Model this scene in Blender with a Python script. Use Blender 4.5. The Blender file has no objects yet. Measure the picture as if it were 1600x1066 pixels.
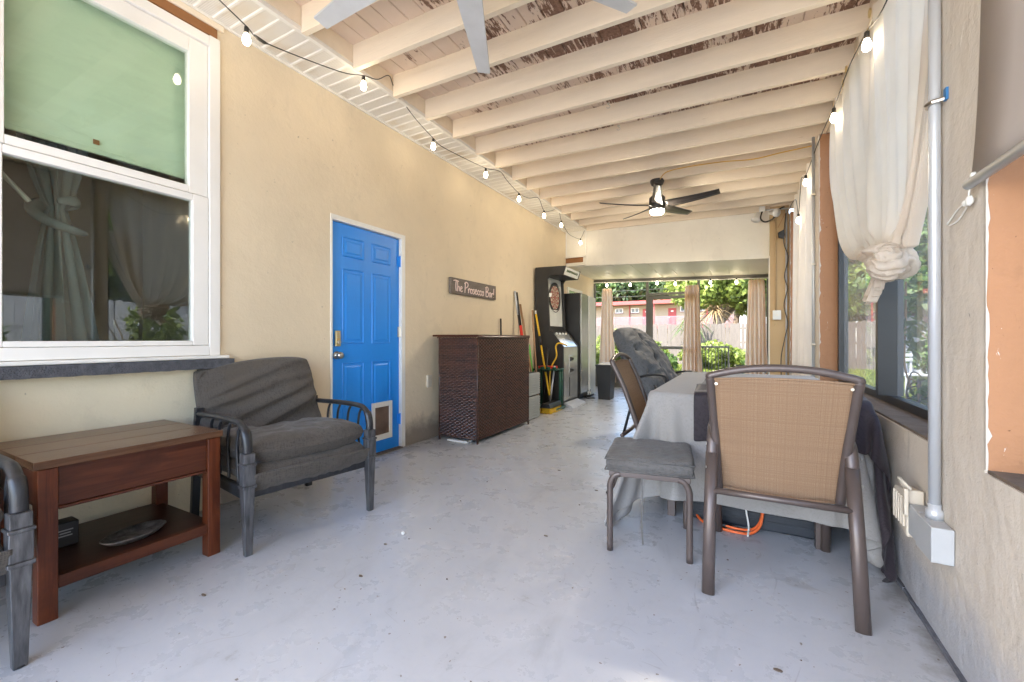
import bpy, bmesh, math, random
import numpy as np
from mathutils import Vector, Matrix, noise as mnoise
PI = math.pi
random.seed(7)
S = bpy.context.scene
C = S.collection

# ------------------------------------------------------------------ camera, world, sun, exposure
cam_d = bpy.data.cameras.new('camera'); cam = bpy.data.objects.new('camera', cam_d); C.objects.link(cam)
cam_d.sensor_width = 36.0
cam_d.lens = 36.0 * 665.0 / 1600.0
cam_d.shift_y = -3.0 / 1600.0
cam_d.clip_start = 0.02; cam_d.clip_end = 600
YAW = math.atan(360.0 / 665.0)
cam.location = (0, 0, 1.06)
cam.rotation_euler = (PI / 2, 0, YAW)
S.camera = cam

SUN_EL = math.radians(50); SUN_DIR = Vector((-0.68, -0.80, 0)).normalized()   # horizontal direction towards the sun
w = bpy.data.worlds.new("World"); S.world = w; w.use_nodes = True
nt = w.node_tree; bg = nt.nodes['Background']
sky = nt.nodes.new('ShaderNodeTexSky'); sky.sky_type = 'NISHITA'; sky.sun_disc = False
sky.sun_elevation = SUN_EL; sky.sun_rotation = math.atan2(SUN_DIR.x, SUN_DIR.y)
sky.air_density = 1.0; sky.dust_density = 1.6; sky.ozone_density = 1.0
nt.links.new(sky.outputs[0], bg.inputs[0]); bg.inputs[1].default_value = 0.15
sd = bpy.data.lights.new('sun', 'SUN'); sun = bpy.data.objects.new('sun', sd); C.objects.link(sun)
sd.energy = 2.3; sd.angle = math.radians(0.5); sd.color = (1.0, 0.95, 0.86)
v = Vector((SUN_DIR.x * math.cos(SUN_EL), SUN_DIR.y * math.cos(SUN_EL), math.sin(SUN_EL)))
sun.rotation_euler = v.to_track_quat('Z', 'Y').to_euler()
sun.location = (-3, -3, 12)
S.view_settings.view_transform = 'Standard'; S.view_settings.look = 'None'
S.view_settings.exposure = 3.45; S.view_settings.gamma = 1.0
S.view_settings.use_curve_mapping = False
S.render.engine = 'CYCLES'
S.cycles.max_bounces = 10; S.cycles.diffuse_bounces = 6; S.cycles.glossy_bounces = 4
S.cycles.transparent_max_bounces = 16
S.cycles.sample_clamp_indirect = 6

# ------------------------------------------------------------------ materials
def newmat(name):
    m = bpy.data.materials.new(name); m.use_nodes = True
    n = m.node_tree; b = n.nodes['Principled BSDF']
    return m, n, b
def texco(n, world=False, scale=(1, 1, 1)):
    mp = n.nodes.new('ShaderNodeMapping'); mp.inputs['Scale'].default_value = scale
    if world:
        g = n.nodes.new('ShaderNodeNewGeometry'); n.links.new(g.outputs['Position'], mp.inputs[0])
    else:
        t = n.nodes.new('ShaderNodeTexCoord'); n.links.new(t.outputs['Object'], mp.inputs[0])
    return mp.outputs[0]
def noise_n(n, vec, scale, detail=4, rough=0.55, dist=0.0):
    t = n.nodes.new('ShaderNodeTexNoise'); t.inputs['Scale'].default_value = scale
    t.inputs['Detail'].default_value = detail; t.inputs['Roughness'].default_value = rough
    t.inputs['Distortion'].default_value = dist
    n.links.new(vec, t.inputs['Vector']); return t.outputs[0]
def ramp(n, fac, a, b, ca=(0, 0, 0), cb=(1, 1, 1)):
    r = n.nodes.new('ShaderNodeValToRGB')
    r.color_ramp.elements[0].position = a; r.color_ramp.elements[1].position = b
    r.color_ramp.elements[0].color = (*ca, 1); r.color_ramp.elements[1].color = (*cb, 1)
    n.links.new(fac, r.inputs[0]); return r.outputs[0]
def mix(n, fac, a, b):
    m = n.nodes.new('ShaderNodeMixRGB')
    if isinstance(fac, float): m.inputs[0].default_value = fac
    else: n.links.new(fac, m.inputs[0])
    for i, c in ((1, a), (2, b)):
        if isinstance(c, tuple): m.inputs[i].default_value = (*c, 1)
        else: n.links.new(c, m.inputs[i])
    return m.outputs[0]
def bump(n, b, h, strength=0.3, dist=0.01, prev=None):
    u = n.nodes.new('ShaderNodeBump'); u.inputs['Strength'].default_value = strength
    u.inputs['Distance'].default_value = dist; n.links.new(h, u.inputs['Height'])
    if prev is not None: n.links.new(prev, u.inputs['Normal'])
    n.links.new(u.outputs[0], b.inputs['Normal']); return u.outputs[0]
def sc(c, k): return tuple(min(1, x * k) for x in c)
def simple(name, col, rough=0.6, var=0.12, vscale=4.0, bs=0.0, bscale=60, metal=0.0, spec=0.5,
           world=False, stretch=(1, 1, 1), dark=None, dscale=9, dlo=.62, dhi=.75):
    m, n, b = newmat(name)
    v = texco(n, world, stretch)
    f = noise_n(n, v, vscale, 5)
    c = mix(n, ramp(n, f, .3, .7), sc(col, 1 - var), sc(col, 1 + var))
    if dark is not None:
        g = noise_n(n, v, dscale, 6, .65)
        c = mix(n, ramp(n, g, dlo, dhi), c, dark)
    n.links.new(c, b.inputs['Base Color'])
    b.inputs['Roughness'].default_value = rough; b.inputs['Metallic'].default_value = metal
    b.inputs['Specular IOR Level'].default_value = spec
    if bs > 0: bump(n, b, noise_n(n, v, bscale, 4), bs, 0.01)
    return m
MT = {}
# stucco house wall, painted beige with handling marks
def stucco(name, col, low=None, bs=.35, joints=False, flecks=False):
    m, n, b = newmat(name); v = texco(n, True)
    big = noise_n(n, v, 1.3, 5, .6); c = mix(n, ramp(n, big, .3, .7), sc(col, .93), sc(col, 1.05))
    mid = noise_n(n, v, 7, 6, .7); c = mix(n, ramp(n, mid, .60, .80), c, sc(col, .86))
    sp = noise_n(n, v, 26, 3, .5); c = mix(n, ramp(n, sp, .74, .78), c, sc(col, .6))
    if flecks:
        fl_ = noise_n(n, texco(n, True, (1, 1, .45)), 16, 6, .75, .6); c = mix(n, ramp(n, fl_, .665, .69), c, (.72, .68, .62))
        dk = noise_n(n, texco(n, True, (1, 1, .35)), 11, 6, .75, .3); c = mix(n, ramp(n, dk, .64, .78), c, sc(col, .68))
        d2 = noise_n(n, v, 60, 2, .5); c = mix(n, ramp(n, d2, .76, .78), c, sc(col, .35))
    else:
        pt_ = noise_n(n, texco(n, True, (1, 1, .5)), 3.2, 6, .7, .8); c = mix(n, ramp(n, pt_, .56, .66), c, sc(col, .93))
        sm_ = noise_n(n, v, 9, 7, .75, 1.0); c = mix(n, ramp(n, sm_, .655, .70), c, sc(col, .80))
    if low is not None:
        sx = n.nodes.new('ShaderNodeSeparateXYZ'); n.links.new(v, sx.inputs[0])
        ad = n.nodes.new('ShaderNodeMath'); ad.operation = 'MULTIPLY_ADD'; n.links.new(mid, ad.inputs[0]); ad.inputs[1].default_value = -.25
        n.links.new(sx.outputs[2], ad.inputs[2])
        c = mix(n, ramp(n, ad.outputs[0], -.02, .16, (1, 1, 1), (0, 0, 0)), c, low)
    n.links.new(c, b.inputs['Base Color']); b.inputs['Roughness'].default_value = .82
    b.inputs['Specular IOR Level'].default_value = .25
    p = bump(n, b, noise_n(n, v, 90, 3, .6), bs, .004)
    p = bump(n, b, noise_n(n, v, 9, 4, .6), .8 if (flecks or joints) else .38, .014, p)
    if joints:
        br = n.nodes.new('ShaderNodeTexBrick'); mp = n.nodes.new('ShaderNodeMapping'); mp.inputs['Rotation'].default_value = (PI / 2, 0, PI / 2)
        sx = n.nodes.new('ShaderNodeSeparateXYZ'); n.links.new(v, sx.inputs[0]); cb = n.nodes.new('ShaderNodeCombineXYZ')
        n.links.new(sx.outputs[1], cb.inputs[0]); n.links.new(sx.outputs[2], cb.inputs[1]); n.links.new(cb.outputs[0], br.inputs[0])
        br.inputs['Scale'].default_value = 1; br.inputs['Brick Width'].default_value = .4; br.inputs['Row Height'].default_value = .2
        br.inputs['Mortar Size'].default_value = .006; br.inputs['Mortar Smooth'].default_value = .6
        inv = n.nodes.new('ShaderNodeInvert'); n.links.new(br.outputs['Fac'], inv.inputs[1])
        p = bump(n, b, inv.outputs[0], .10, .003, p)
    return m
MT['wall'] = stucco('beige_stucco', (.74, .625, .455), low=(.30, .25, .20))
MT['wallpale'] = stucco('pale_stucco_below_window', (.74, .67, .50))
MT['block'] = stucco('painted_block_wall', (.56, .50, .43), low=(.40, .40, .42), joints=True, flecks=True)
MT['orange'] = stucco('orange_painted_reveal', (.39, .195, .10), flecks=True, joints=True)
MT['tan'] = stucco('tan_end_wall', (.50, .35, .19))
MT['header'] = stucco('white_header', (.80, .77, .69), bs=.2)
MT['white_trim'] = simple('white_trim_paint', (.80, .78, .73), .45, .05, 6, .1, 40, dark=(.5, .45, .38), dlo=.72, dhi=.8)
MT['vinyl'] = simple('white_vinyl_window', (.82, .80, .76), .35, .03, 3)
MT['brown'] = simple('brown_lintel', (.28, .12, .04), .6, .15)
MT['rafter'] = simple('cream_rafter_paint', (.84, .73, .57), .55, .05, 2.5, .25, 30, world=True, stretch=(.5, 4, 4), dark=(.58, .46, .31), dscale=14, dlo=.68, dhi=.76)
def deck_mat():
    m, n, b = newmat('peeling_painted_deck'); v = texco(n, True)
    c = mix(n, ramp(n, noise_n(n, v, 3), .3, .7), (.66, .53, .42), (.74, .60, .49))
    vs = texco(n, True, (1, .16, 1))
    pl = noise_n(n, vs, 40, 5, .7, .4)
    gate = noise_n(n, v, 2.6, 4, .6)
    sx = n.nodes.new('ShaderNodeSeparateXYZ'); n.links.new(v, sx.inputs[0])
    xr = n.nodes.new('ShaderNodeMapRange'); xr.inputs[1].default_value = -2.4; xr.inputs[2].default_value = -1.0
    xr.inputs[3].default_value = -.20; xr.inputs[4].default_value = .03; n.links.new(sx.outputs[0], xr.inputs[0])
    a = n.nodes.new('ShaderNodeMath'); a.operation = 'MULTIPLY_ADD'; n.links.new(gate, a.inputs[0]); a.inputs[1].default_value = .95
    n.links.new(pl, a.inputs[2])
    a2 = n.nodes.new('ShaderNodeMath'); a2.operation = 'ADD'; n.links.new(a.outputs[0], a2.inputs[0]); n.links.new(xr.outputs[0], a2.inputs[1])
    f = ramp(n, a2.outputs[0], .975, 1.005)
    c2 = mix(n, ramp(n, noise_n(n, v, 60), .35, .65), (.15, .078, .05), (.27, .155, .105))
    c = mix(n, f, c, c2); n.links.new(c, b.inputs['Base Color']); b.inputs['Roughness'].default_value = .75
    inv = n.nodes.new('ShaderNodeInvert'); n.links.new(f, inv.inputs[1]); bump(n, b, inv.outputs[0], .5, .002)
    return m
MT['deck'] = deck_mat()
def soffit_mat():
    m, n, b = newmat('perforated_vinyl_soffit'); v = texco(n, True, (90, 90, 90))
    vo = n.nodes.new('ShaderNodeTexVoronoi'); vo.inputs['Scale'].default_value = 1; vo.inputs['Randomness'].default_value = .1
    n.links.new(v, vo.inputs['Vector'])
    f = ramp(n, vo.outputs['Distance'], .16, .26)
    st = noise_n(n, texco(n, True), 3, 4)
    base = mix(n, ramp(n, st, .55, .7), (.80, .77, .70), (.70, .62, .50))
    c = mix(n, f, (.42, .38, .32), base); n.links.new(c, b.inputs['Base Color']); b.inputs['Roughness'].default_value = .45
    return m
MT['soffit'] = soffit_mat()
MT['soffit_rib'] = simple('soffit_rib_vinyl', (.84, .81, .74), .4, .03)
RX_ = .604
def floor_mat():
    m, n, b = newmat('painted_concrete_floor'); v = texco(n, True)
    big = noise_n(n, v, .9, 5, .6); col = (.485, .50, .53)
    c = mix(n, ramp(n, big, .3, .7), sc(col, .94), sc(col, 1.05))
    mid = noise_n(n, v, 5.5, 6, .7); c = mix(n, ramp(n, mid, .58, .84), c, (.39, .41, .44))
    # thin scuffs
    vs = texco(n, True, (1.2, 5, 1)); sf = noise_n(n, vs, 9, 8, .8, 1.5)
    c = mix(n, ramp(n, sf, .60, .74), c, (.385, .40, .43))
    vs2 = texco(n, True, (6, 1.4, 1)); sf2 = noise_n(n, vs2, 11, 8, .8, 1.2)
    c = mix(n, ramp(n, sf2, .645, .68), c, (.27, .27, .29))
    for (st, scl, gs, cc) in (((1, .35, 1), 2.2, 1.1, (.25, .25, .27)), ((.4, 1, 1), 3.1, 1.7, (.28, .28, .29)), ((1, 1, 1), 1.4, .8, (.30, .29, .28))):
        ln = noise_n(n, texco(n, True, st), scl, 3, .5, .5); a_ = n.nodes.new('ShaderNodeMath'); a_.operation = 'SUBTRACT'; n.links.new(ln, a_.inputs[0]); a_.inputs[1].default_value = .5
        b_ = n.nodes.new('ShaderNodeMath'); b_.operation = 'ABSOLUTE'; n.links.new(a_.outputs[0], b_.inputs[0])
        thin = ramp(n, b_.outputs[0], .0012, .0035, (1, 1, 1), (0, 0, 0)); gate = ramp(n, noise_n(n, texco(n, True, (1, 1, 1)), 3.3 * gs, 4, .6), .54, .62)
        m_ = n.nodes.new('ShaderNodeMath'); m_.operation = 'MULTIPLY'; n.links.new(thin, m_.inputs[0]); n.links.new(gate, m_.inputs[1]); k_ = n.nodes.new('ShaderNodeMath'); k_.operation = 'MULTIPLY'; n.links.new(m_.outputs[0], k_.inputs[0]); k_.inputs[1].default_value = .6
        c = mix(n, k_.outputs[0], c, cc)
    wk = noise_n(n, texco(n, True, (1.6, .5, 1)), 2.4, 6, .7, .6); c = mix(n, ramp(n, wk, .55, .72), c, (.39, .405, .43))
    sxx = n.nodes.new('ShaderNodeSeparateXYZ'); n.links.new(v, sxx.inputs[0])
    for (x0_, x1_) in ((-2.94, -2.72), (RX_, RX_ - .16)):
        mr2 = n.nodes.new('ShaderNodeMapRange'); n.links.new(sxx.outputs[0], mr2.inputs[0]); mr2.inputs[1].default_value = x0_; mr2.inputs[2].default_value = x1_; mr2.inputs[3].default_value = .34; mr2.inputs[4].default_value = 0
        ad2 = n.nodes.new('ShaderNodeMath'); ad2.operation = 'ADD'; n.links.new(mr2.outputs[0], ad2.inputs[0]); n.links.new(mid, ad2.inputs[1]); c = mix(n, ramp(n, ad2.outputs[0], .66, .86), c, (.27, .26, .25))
    sp = noise_n(n, v, 48, 2, .4); c = mix(n, ramp(n, sp, .73, .755), c, (.16, .13, .11))
    n.links.new(c, b.inputs['Base Color'])
    rr = n.nodes.new('ShaderNodeMapRange'); n.links.new(mid, rr.inputs[0]); rr.inputs[1].default_value = .3; rr.inputs[2].default_value = .7
    rr.inputs[3].default_value = .22; rr.inputs[4].default_value = .38; n.links.new(rr.outputs[0], b.inputs['Roughness'])
    b.inputs['Specular IOR Level'].default_value = .65
    p = bump(n, b, noise_n(n, v, 30, 5, .6), .12, .004); bump(n, b, big, .3, .02, p)
    return m
MT['floor'] = floor_mat()
def wood_mat(name, a, bcol, scale=6, axis=(1, 10, 10), rough=.38, dark=None):
    m, n, b = newmat(name); v = texco(n, False, axis)
    f = noise_n(n, v, scale, 6, .6, 1.2); c = mix(n, ramp(n, f, .3, .7), a, bcol)
    g = noise_n(n, texco(n, False), 5, 5, .6)
    if dark: c = mix(n, ramp(n, g, .5, .72), c, dark)
    n.links.new(c, b.inputs['Base Color']); b.inputs['Roughness'].default_value = rough; b.inputs['Specular IOR Level'].default_value = .3
    bump(n, b, f, .12, .003); return m
MT['mahog_y'] = wood_mat('mahogany_stain_lengthwise', (.045, .012, .006), (.110, .033, .015), 4, (9, .8, 9), .30, (.045, .014, .008))
MT['mahog_z'] = wood_mat('mahogany_stain_upright', (.062, .014, .006), (.165, .044, .016), 4, (10, 10, .8), .32, (.060, .016, .008))
MT['mahog_top'] = wood_mat('worn_table_top', (.070, .032, .016), (.150, .075, .040), 3.2, (9, .7, 9), .26, (.065, .027, .014))
MT['shelf'] = wood_mat('dark_shelf_top', (.030, .012, .009), (.065, .026, .018), 4, (6, 1, 6), .3)
MT['door'] = simple('bright_blue_door_paint', (.012, .255, .80), .40, .07, 3, .12, 90, stretch=(1, 1, .25), dark=(.03, .15, .45), dscale=6, dlo=.66, dhi=.82)
MT['brass'] = simple('brass_keypad', (.70, .55, .28), .3, .05, 5, metal=.9)
MT['nickel'] = simple('satin_nickel', (.60, .56, .50), .28, .05, 5, metal=1)
MT['flap'] = simple('smoky_pet_flap', (.16, .10, .07), .3, .4, 6)
MT['petframe'] = simple('white_pet_door_frame', (.80, .77, .70), .4, .03)
MT['sill'] = simple('rough_grey_sill', (.085, .088, .10), .9, .3, 30, .9, 130, world=True)
MT['blacksteel'] = simple('charcoal_brushed_metal', (.026, .027, .031), .34, .4, 7, .1, 60, metal=.15, stretch=(5, 5, 1))
MT['greybrush'] = simple('silver_worn_charcoal_metal', (.095, .095, .10), .34, .6, 9, .12, 50, metal=.4, stretch=(6, 6, 1))
MT['black'] = simple('black_plastic', (.018, .018, .020), .4, .2)
MT['blackpaint'] = simple('matt_black_paint', (.022, .021, .021), .45, .25)
def fabric(name, a, b_, scale=420, rough=.95, bs=.35, blot=None, cross=True):
    m, n, b = newmat(name); v = texco(n, False)
    f1 = noise_n(n, texco(n, False, (1, .12, 1)), scale, 2, .5); f2 = noise_n(n, texco(n, False, (.12, 1, .12)), scale, 2, .5)
    mm = n.nodes.new('ShaderNodeMath'); mm.operation = 'ADD'; n.links.new(f1, mm.inputs[0]); n.links.new(f2, mm.inputs[1])
    c = mix(n, ramp(n, mm.outputs[0], .8, 1.2), a, b_)
    if blot is not None: c = mix(n, ramp(n, noise_n(n, v, 4, 5, .65), .48, .75), c, blot)
    n.links.new(c, b.inputs['Base Color']); b.inputs['Roughness'].default_value = rough
    b.inputs['Specular IOR Level'].default_value = .15
    b.inputs['Sheen Weight'].default_value = .15
    p = bump(n, b, mm.outputs[0], bs, .0015); bump(n, b, noise_n(n, v, 14, 4, .6), .18, .010, p); return m
MT['cushion'] = fabric('charcoal_cushion_fabric', (.050, .043, .037), (.088, .077, .067), 300, blot=(.085, .070, .055), bs=.15)
MT['cloth_grey'] = fabric('light_grey_table_cover', (.265, .25, .24), (.31, .295, .285), 500, .85, .12, (.28, .265, .25))
MT['cloth_black'] = fabric('dark_plum_cover', (.020, .016, .020), (.036, .028, .034), 400, .55, .15)
MT['stoolpad'] = fabric('grey_stool_pad', (.085, .080, .076), (.13, .122, .116), 400, .9, .25, (.095, .085, .078))
MT['quilt'] = fabric('grey_quilted_pad', (.065, .070, .078), (.12, .125, .135), 300, .7, .2, (.09, .09, .095))
def sling_mat():
    m, n, b = newmat('tan_sling_mesh'); v = texco(n, False)
    sx = n.nodes.new('ShaderNodeSeparateXYZ'); n.links.new(v, sx.inputs[0]); wob = noise_n(n, v, 14, 3)
    outs = []
    for ax, kk in ((0, .0020), (2, .0020)):
        ad = n.nodes.new('ShaderNodeMath'); ad.operation = 'MULTIPLY_ADD'; n.links.new(wob, ad.inputs[0]); ad.inputs[1].default_value = .004; n.links.new(sx.outputs[ax], ad.inputs[2])
        t1 = n.nodes.new('ShaderNodeTexNoise'); t1.noise_dimensions = '1D'; n.links.new(ad.outputs[0], t1.inputs['W']); t1.inputs['Scale'].default_value = 520; t1.inputs['Detail'].default_value = 2; outs.append(t1.outputs[0])
    mm = n.nodes.new('ShaderNodeMath'); mm.operation = 'ADD'; n.links.new(outs[0], mm.inputs[0]); n.links.new(outs[1], mm.inputs[1])
    r = n.nodes.new('ShaderNodeValToRGB'); e = r.color_ramp.elements
    e[0].position = .50; e[0].color = (.12, .066, .036, 1); e[1].position = 1.48; e[1].color = (.46, .30, .18, 1)
    k = e.new(1.0); k.color = (.28, .165, .093, 1); n.links.new(mm.outputs[0], r.inputs[0])
    c = mix(n, ramp(n, noise_n(n, v, 3, 3), .55, .9), r.outputs[0], (.25, .15, .09))
    n.links.new(c, b.inputs['Base Color']); b.inputs['Roughness'].default_value = .7
    tr = n.nodes.new('ShaderNodeBsdfTranslucent'); n.links.new(c, tr.inputs[0])
    mx = n.nodes.new('ShaderNodeMixShader'); mx.inputs[0].default_value = .25
    out = n.nodes['Material Output']; n.links.new(b.outputs[0], mx.inputs[1]); n.links.new(tr.outputs[0], mx.inputs[2]); n.links.new(mx.outputs[0], out.inputs[0])
    bump(n, b, mm.outputs[0], .4, .0015); return m
MT['sling'] = sling_mat()
MT['bronze'] = simple('bronze_chair_frame', (.105, .080, .072), .36, .12, 6, metal=.3)
def drape_mat(name, col, tr=.35):
    m, n, b = newmat(name); v = texco(n, False)
    c = mix(n, ramp(n, noise_n(n, v, 3, 4), .3, .7), sc(col, .94), sc(col, 1.04)); n.links.new(c, b.inputs['Base Color'])
    b.inputs['Roughness'].default_value = .85; b.inputs['Specular IOR Level'].default_value = .2
    t = n.nodes.new('ShaderNodeBsdfTranslucent'); n.links.new(c, t.inputs[0])
    mx = n.nodes.new('ShaderNodeMixShader'); mx.inputs[0].default_value = tr
    n.links.new(b.outputs[0], mx.inputs[1]); n.links.new(t.outputs[0], mx.inputs[2]); n.links.new(mx.outputs[0], n.nodes['Material Output'].inputs[0])
    bump(n, b, noise_n(n, v, 350, 2), .12, .001); return m
MT['drape'] = drape_mat('cream_outdoor_curtain', (.87, .79, .70), .5)
MT['drape_far'] = drape_mat('tan_outdoor_curtain', (.84, .64, .46), .60)
MT['shade'] = drape_mat('taupe_roller_shade', (.50, .44, .40), .15)
MT['greenshade'] = simple('pale_green_shade_fabric', (.62, .76, .59), .8, .04, 2, .3, 200, stretch=(1, 1, 8))
MT['bluedrape'] = simple('blue_grey_curtain', (.15, .20, .22), .85, .1)
def glass_mat(name, tint, haze=0.0, ior=1.52, hazecol=(.7, .72, .72)):
    m, n, b = newmat(name); n.nodes.remove(b); out = n.nodes['Material Output']
    tr = n.nodes.new('ShaderNodeBsdfTransparent'); tr.inputs[0].default_value = (*tint, 1)
    gl = n.nodes.new('ShaderNodeBsdfGlossy'); gl.inputs['Roughness'].default_value = .0
    fr = n.nodes.new('ShaderNodeFresnel'); ge = n.nodes.new('ShaderNodeNewGeometry')
    mr_ = n.nodes.new('ShaderNodeMapRange'); n.links.new(ge.outputs['Backfacing'], mr_.inputs[0]); mr_.inputs[3].default_value = ior; mr_.inputs[4].default_value = 1 / ior
    n.links.new(mr_.outputs[0], fr.inputs[0])     # same reflectance on both faces of a thin pane
    mx = n.nodes.new('ShaderNodeMixShader'); n.links.new(fr.outputs[0], mx.inputs[0])
    n.links.new(tr.outputs[0], mx.inputs[1]); n.links.new(gl.outputs[0], mx.inputs[2]); last = mx
    if haze > 0:
        df = n.nodes.new('ShaderNodeBsdfTranslucent'); df.inputs[0].default_value = (*hazecol, 1)
        d2 = n.nodes.new('ShaderNodeBsdfDiffuse'); d2.inputs[0].default_value = (*hazecol, 1)
        m2 = n.nodes.new('ShaderNodeMixShader'); m2.inputs[0].default_value = .5
        n.links.new(df.outputs[0], m2.inputs[1]); n.links.new(d2.outputs[0], m2.inputs[2])
        v = texco(n, True); f = noise_n(n, v, 4, 6, .7)
        mr = n.nodes.new('ShaderNodeMapRange'); n.links.new(f, mr.inputs[0]); mr.inputs[1].default_value = .3; mr.inputs[2].default_value = .75
        mr.inputs[3].default_value = haze * .6; mr.inputs[4].default_value = haze * 1.5
        m3 = n.nodes.new('ShaderNodeMixShader'); n.links.new(mr.outputs[0], m3.inputs[0]); n.links.new(mx.outputs[0], m3.inputs[1]); n.links.new(m2.outputs[0], m3.inputs[2]); last = m3
    n.links.new(last.outputs[0], out.inputs[0]); return m
MT['glass'] = glass_mat('window_glass', (.90, .94, .90), 0, 1.85)
MT['glass_upper'] = glass_mat('upper_window_glass', (.92, .95, .92), 0, 1.42)
MT['plastic_pane'] = glass_mat('hazy_clear_vinyl_pane', (.95, .96, .96), .16, 1.25, (.42, .43, .45))
MT['screen'] = glass_mat('insect_screen', (.93, .93, .92), .02, 1.01, (.2, .2, .2))
MT['black_frame'] = simple('black_window_frame', (.018, .019, .022), .35, .2)
MT['bronze_alu'] = simple('bronze_aluminium_screen_frame', (.13, .125, .105), .45, .1)
MT['pan_roof'] = simple('white_aluminium_pan', (.86, .82, .70), .55, .04, 2)
MT['conduit'] = simple('galvanised_conduit', (.55, .57, .60), .35, .08, 3, metal=.35, stretch=(1, 1, .2))
MT['boxgrey'] = simple('painted_outlet_box', (.42, .43, .44), .5, .08, 5, .1, 30)
MT['outlet_beige'] = simple('beige_outlet_cover', (.60, .53, .43), .5, .08, 6)
MT['rattan'] = None
def rattan_mat():
    m, n, b = newmat('brown_resin_wicker'); v = texco(n, False, (2, 2, 26))
    f = noise_n(n, v, 2.2, 4, .7); c = mix(n, ramp(n, f, .35, .65), (.015, .009, .008), (.105, .042, .026))
    f2 = noise_n(n, texco(n, False), 45, 2); c = mix(n, ramp(n, f2, .55, .7), c, (.15, .065, .04))
    n.links.new(c, b.inputs['Base Color']); b.inputs['Roughness'].default_value = .30; return m
MT['rattan'] = rattan_mat()
MT['crate'] = simple('grey_plastic_crate', (.36, .38, .37), .5, .08)
MT['yellow'] = simple('yellow_broom_plastic', (.75, .45, .02), .4, .08)
MT['orange_plastic'] = simple('orange_plastic', (.85, .14, .03), .4, .05)
MT['red'] = simple('red_plastic', (.62, .035, .025), .35, .08)
MT['greenplastic'] = simple('dark_green_plastic', (.012, .075, .045), .4, .15)
MT['lime'] = simple('bright_green_plastic', (.10, .42, .06), .4, .1)
MT['stick'] = wood_mat('weathered_wood_pole', (.28, .16, .09), (.45, .28, .16), 6, (10, 10, 1), .6)
MT['silver'] = simple('silver_cabinet_face', (.50, .50, .47), .22, .12, 4, metal=.6)
MT['whitepanel'] = simple('white_backlit_panel_off', (.72, .72, .66), .35, .05)
MT['dart_r'] = simple('dart_red', (.35, .07, .06), .6, .1)
MT['dart_c'] = simple('dart_cream', (.55, .48, .36), .6, .1)
MT['dart_k'] = simple('dart_black', (.03, .03, .03), .6, .1)
MT['signwood'] = wood_mat('grey_sign_board', (.14, .115, .095), (.22, .185, .16), 4, (8, 1, 8), .7)
MT['signtext'] = simple('pale_pink_letter_paint', (.80, .62, .56), .6, .04)
MT['fan_dark'] = simple('dark_walnut_fan_blade', (.022, .018, .016), .30, .2)
MT['fan_pale'] = simple('pale_reflecting_blade_edge', (.13, .14, .10), .25, .1)
MT['fan_white'] = simple('whitewashed_fan_blade', (.58, .585, .58), .45, .08, 6, .1, 40, stretch=(1, 1, 1))
def emit(name, col, s):
    m, n, b = newmat(name); b.inputs['Base Color'].default_value = (*col, 1)
    b.inputs['Emission Color'].default_value = (*col, 1); b.inputs['Emission Strength'].default_value = s; return m
MT['bulb'] = emit('lit_string_bulb', (1, .84, .60), 5.5)
MT['lens'] = emit('lit_fan_lens', (1, .88, .70), 52.0)
MT['yellowcord'] = simple('yellow_cord', (.62, .36, .04), .5, .1)
MT['rubber'] = simple('black_cord', (.03, .028, .025), .5, .1)
MT['orangecord'] = simple('orange_cord', (.85, .16, .04), .45, .08)
MT['whiteplastic'] = simple('white_plastic', (.75, .74, .70), .4, .04)
MT['tote'] = simple('black_tote', (.022, .026, .034), .42, .2)
MT['tray'] = simple('silver_tray', (.35, .35, .34), .35, .6, 30, .5, 60, metal=.8)
MT['darkroom'] = simple('dim_room_wall', (.50, .49, .40), .9, .05)
MT['teal'] = simple('dark_teal_chair_frame', (.015, .06, .075), .4, .1)
MT['fence'] = simple('weathered_grey_fence_board', (.115, .098, .085), .85, .16, 4, .4, 40, world=True, stretch=(4, 4, .6), dark=(.06, .05, .04), dscale=4, dlo=.58, dhi=.8)
MT['fence_blue'] = simple('silver_grey_fence_board', (.30, .30, .33), .85, .12, 4, .4, 40, world=True, stretch=(4, 4, .6), dark=(.17, .17, .19), dscale=4, dlo=.58, dhi=.8)
MT['motel'] = simple('cream_motel_wall', (.34, .29, .20), .8, .04)
MT['motel_red'] = simple('coral_red_paint', (.33, .050, .045), .6, .08)
MT['motel_pink'] = simple('pale_lilac_rail_paint', (.22, .13, .145), .6, .08)
MT['winglass'] = simple('dark_window_glass', (.04, .05, .07), .1, .2)
MT['grass'] = None
def foliage(name, a, b_, tr=.45):
    m, n, b = newmat(name); v = texco(n, True)
    f = noise_n(n, v, 2.5, 5, .7); f2 = noise_n(n, v, 22, 2, .5)
    c = mix(n, ramp(n, f, .35, .65), a, b_); c = mix(n, ramp(n, f2, .45, .7), c, sc(b_, 1.5))
    n.links.new(c, b.inputs['Base Color']); b.inputs['Roughness'].default_value = .5
    t = n.nodes.new('ShaderNodeBsdfTranslucent'); n.links.new(c, t.inputs[0])
    mx = n.nodes.new('ShaderNodeMixShader'); mx.inputs[0].default_value = tr
    n.links.new(b.outputs[0], mx.inputs[1]); n.links.new(t.outputs[0], mx.inputs[2]); n.links.new(mx.outputs[0], n.nodes['Material Output'].inputs[0]); return m
MT['leaf_dark'] = foliage('dark_green_leaves', (.018, .04, .012), (.05, .09, .022))
MT['leaf_mid'] = foliage('mid_green_leaves', (.035, .07, .015), (.095, .155, .03))
MT['leaf_lime'] = foliage('yellow_green_leaves', (.085, .13, .02), (.20, .24, .045))
MT['leaf_dry'] = foliage('dry_brown_fronds', (.10, .07, .035), (.22, .15, .07), .2)
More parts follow.
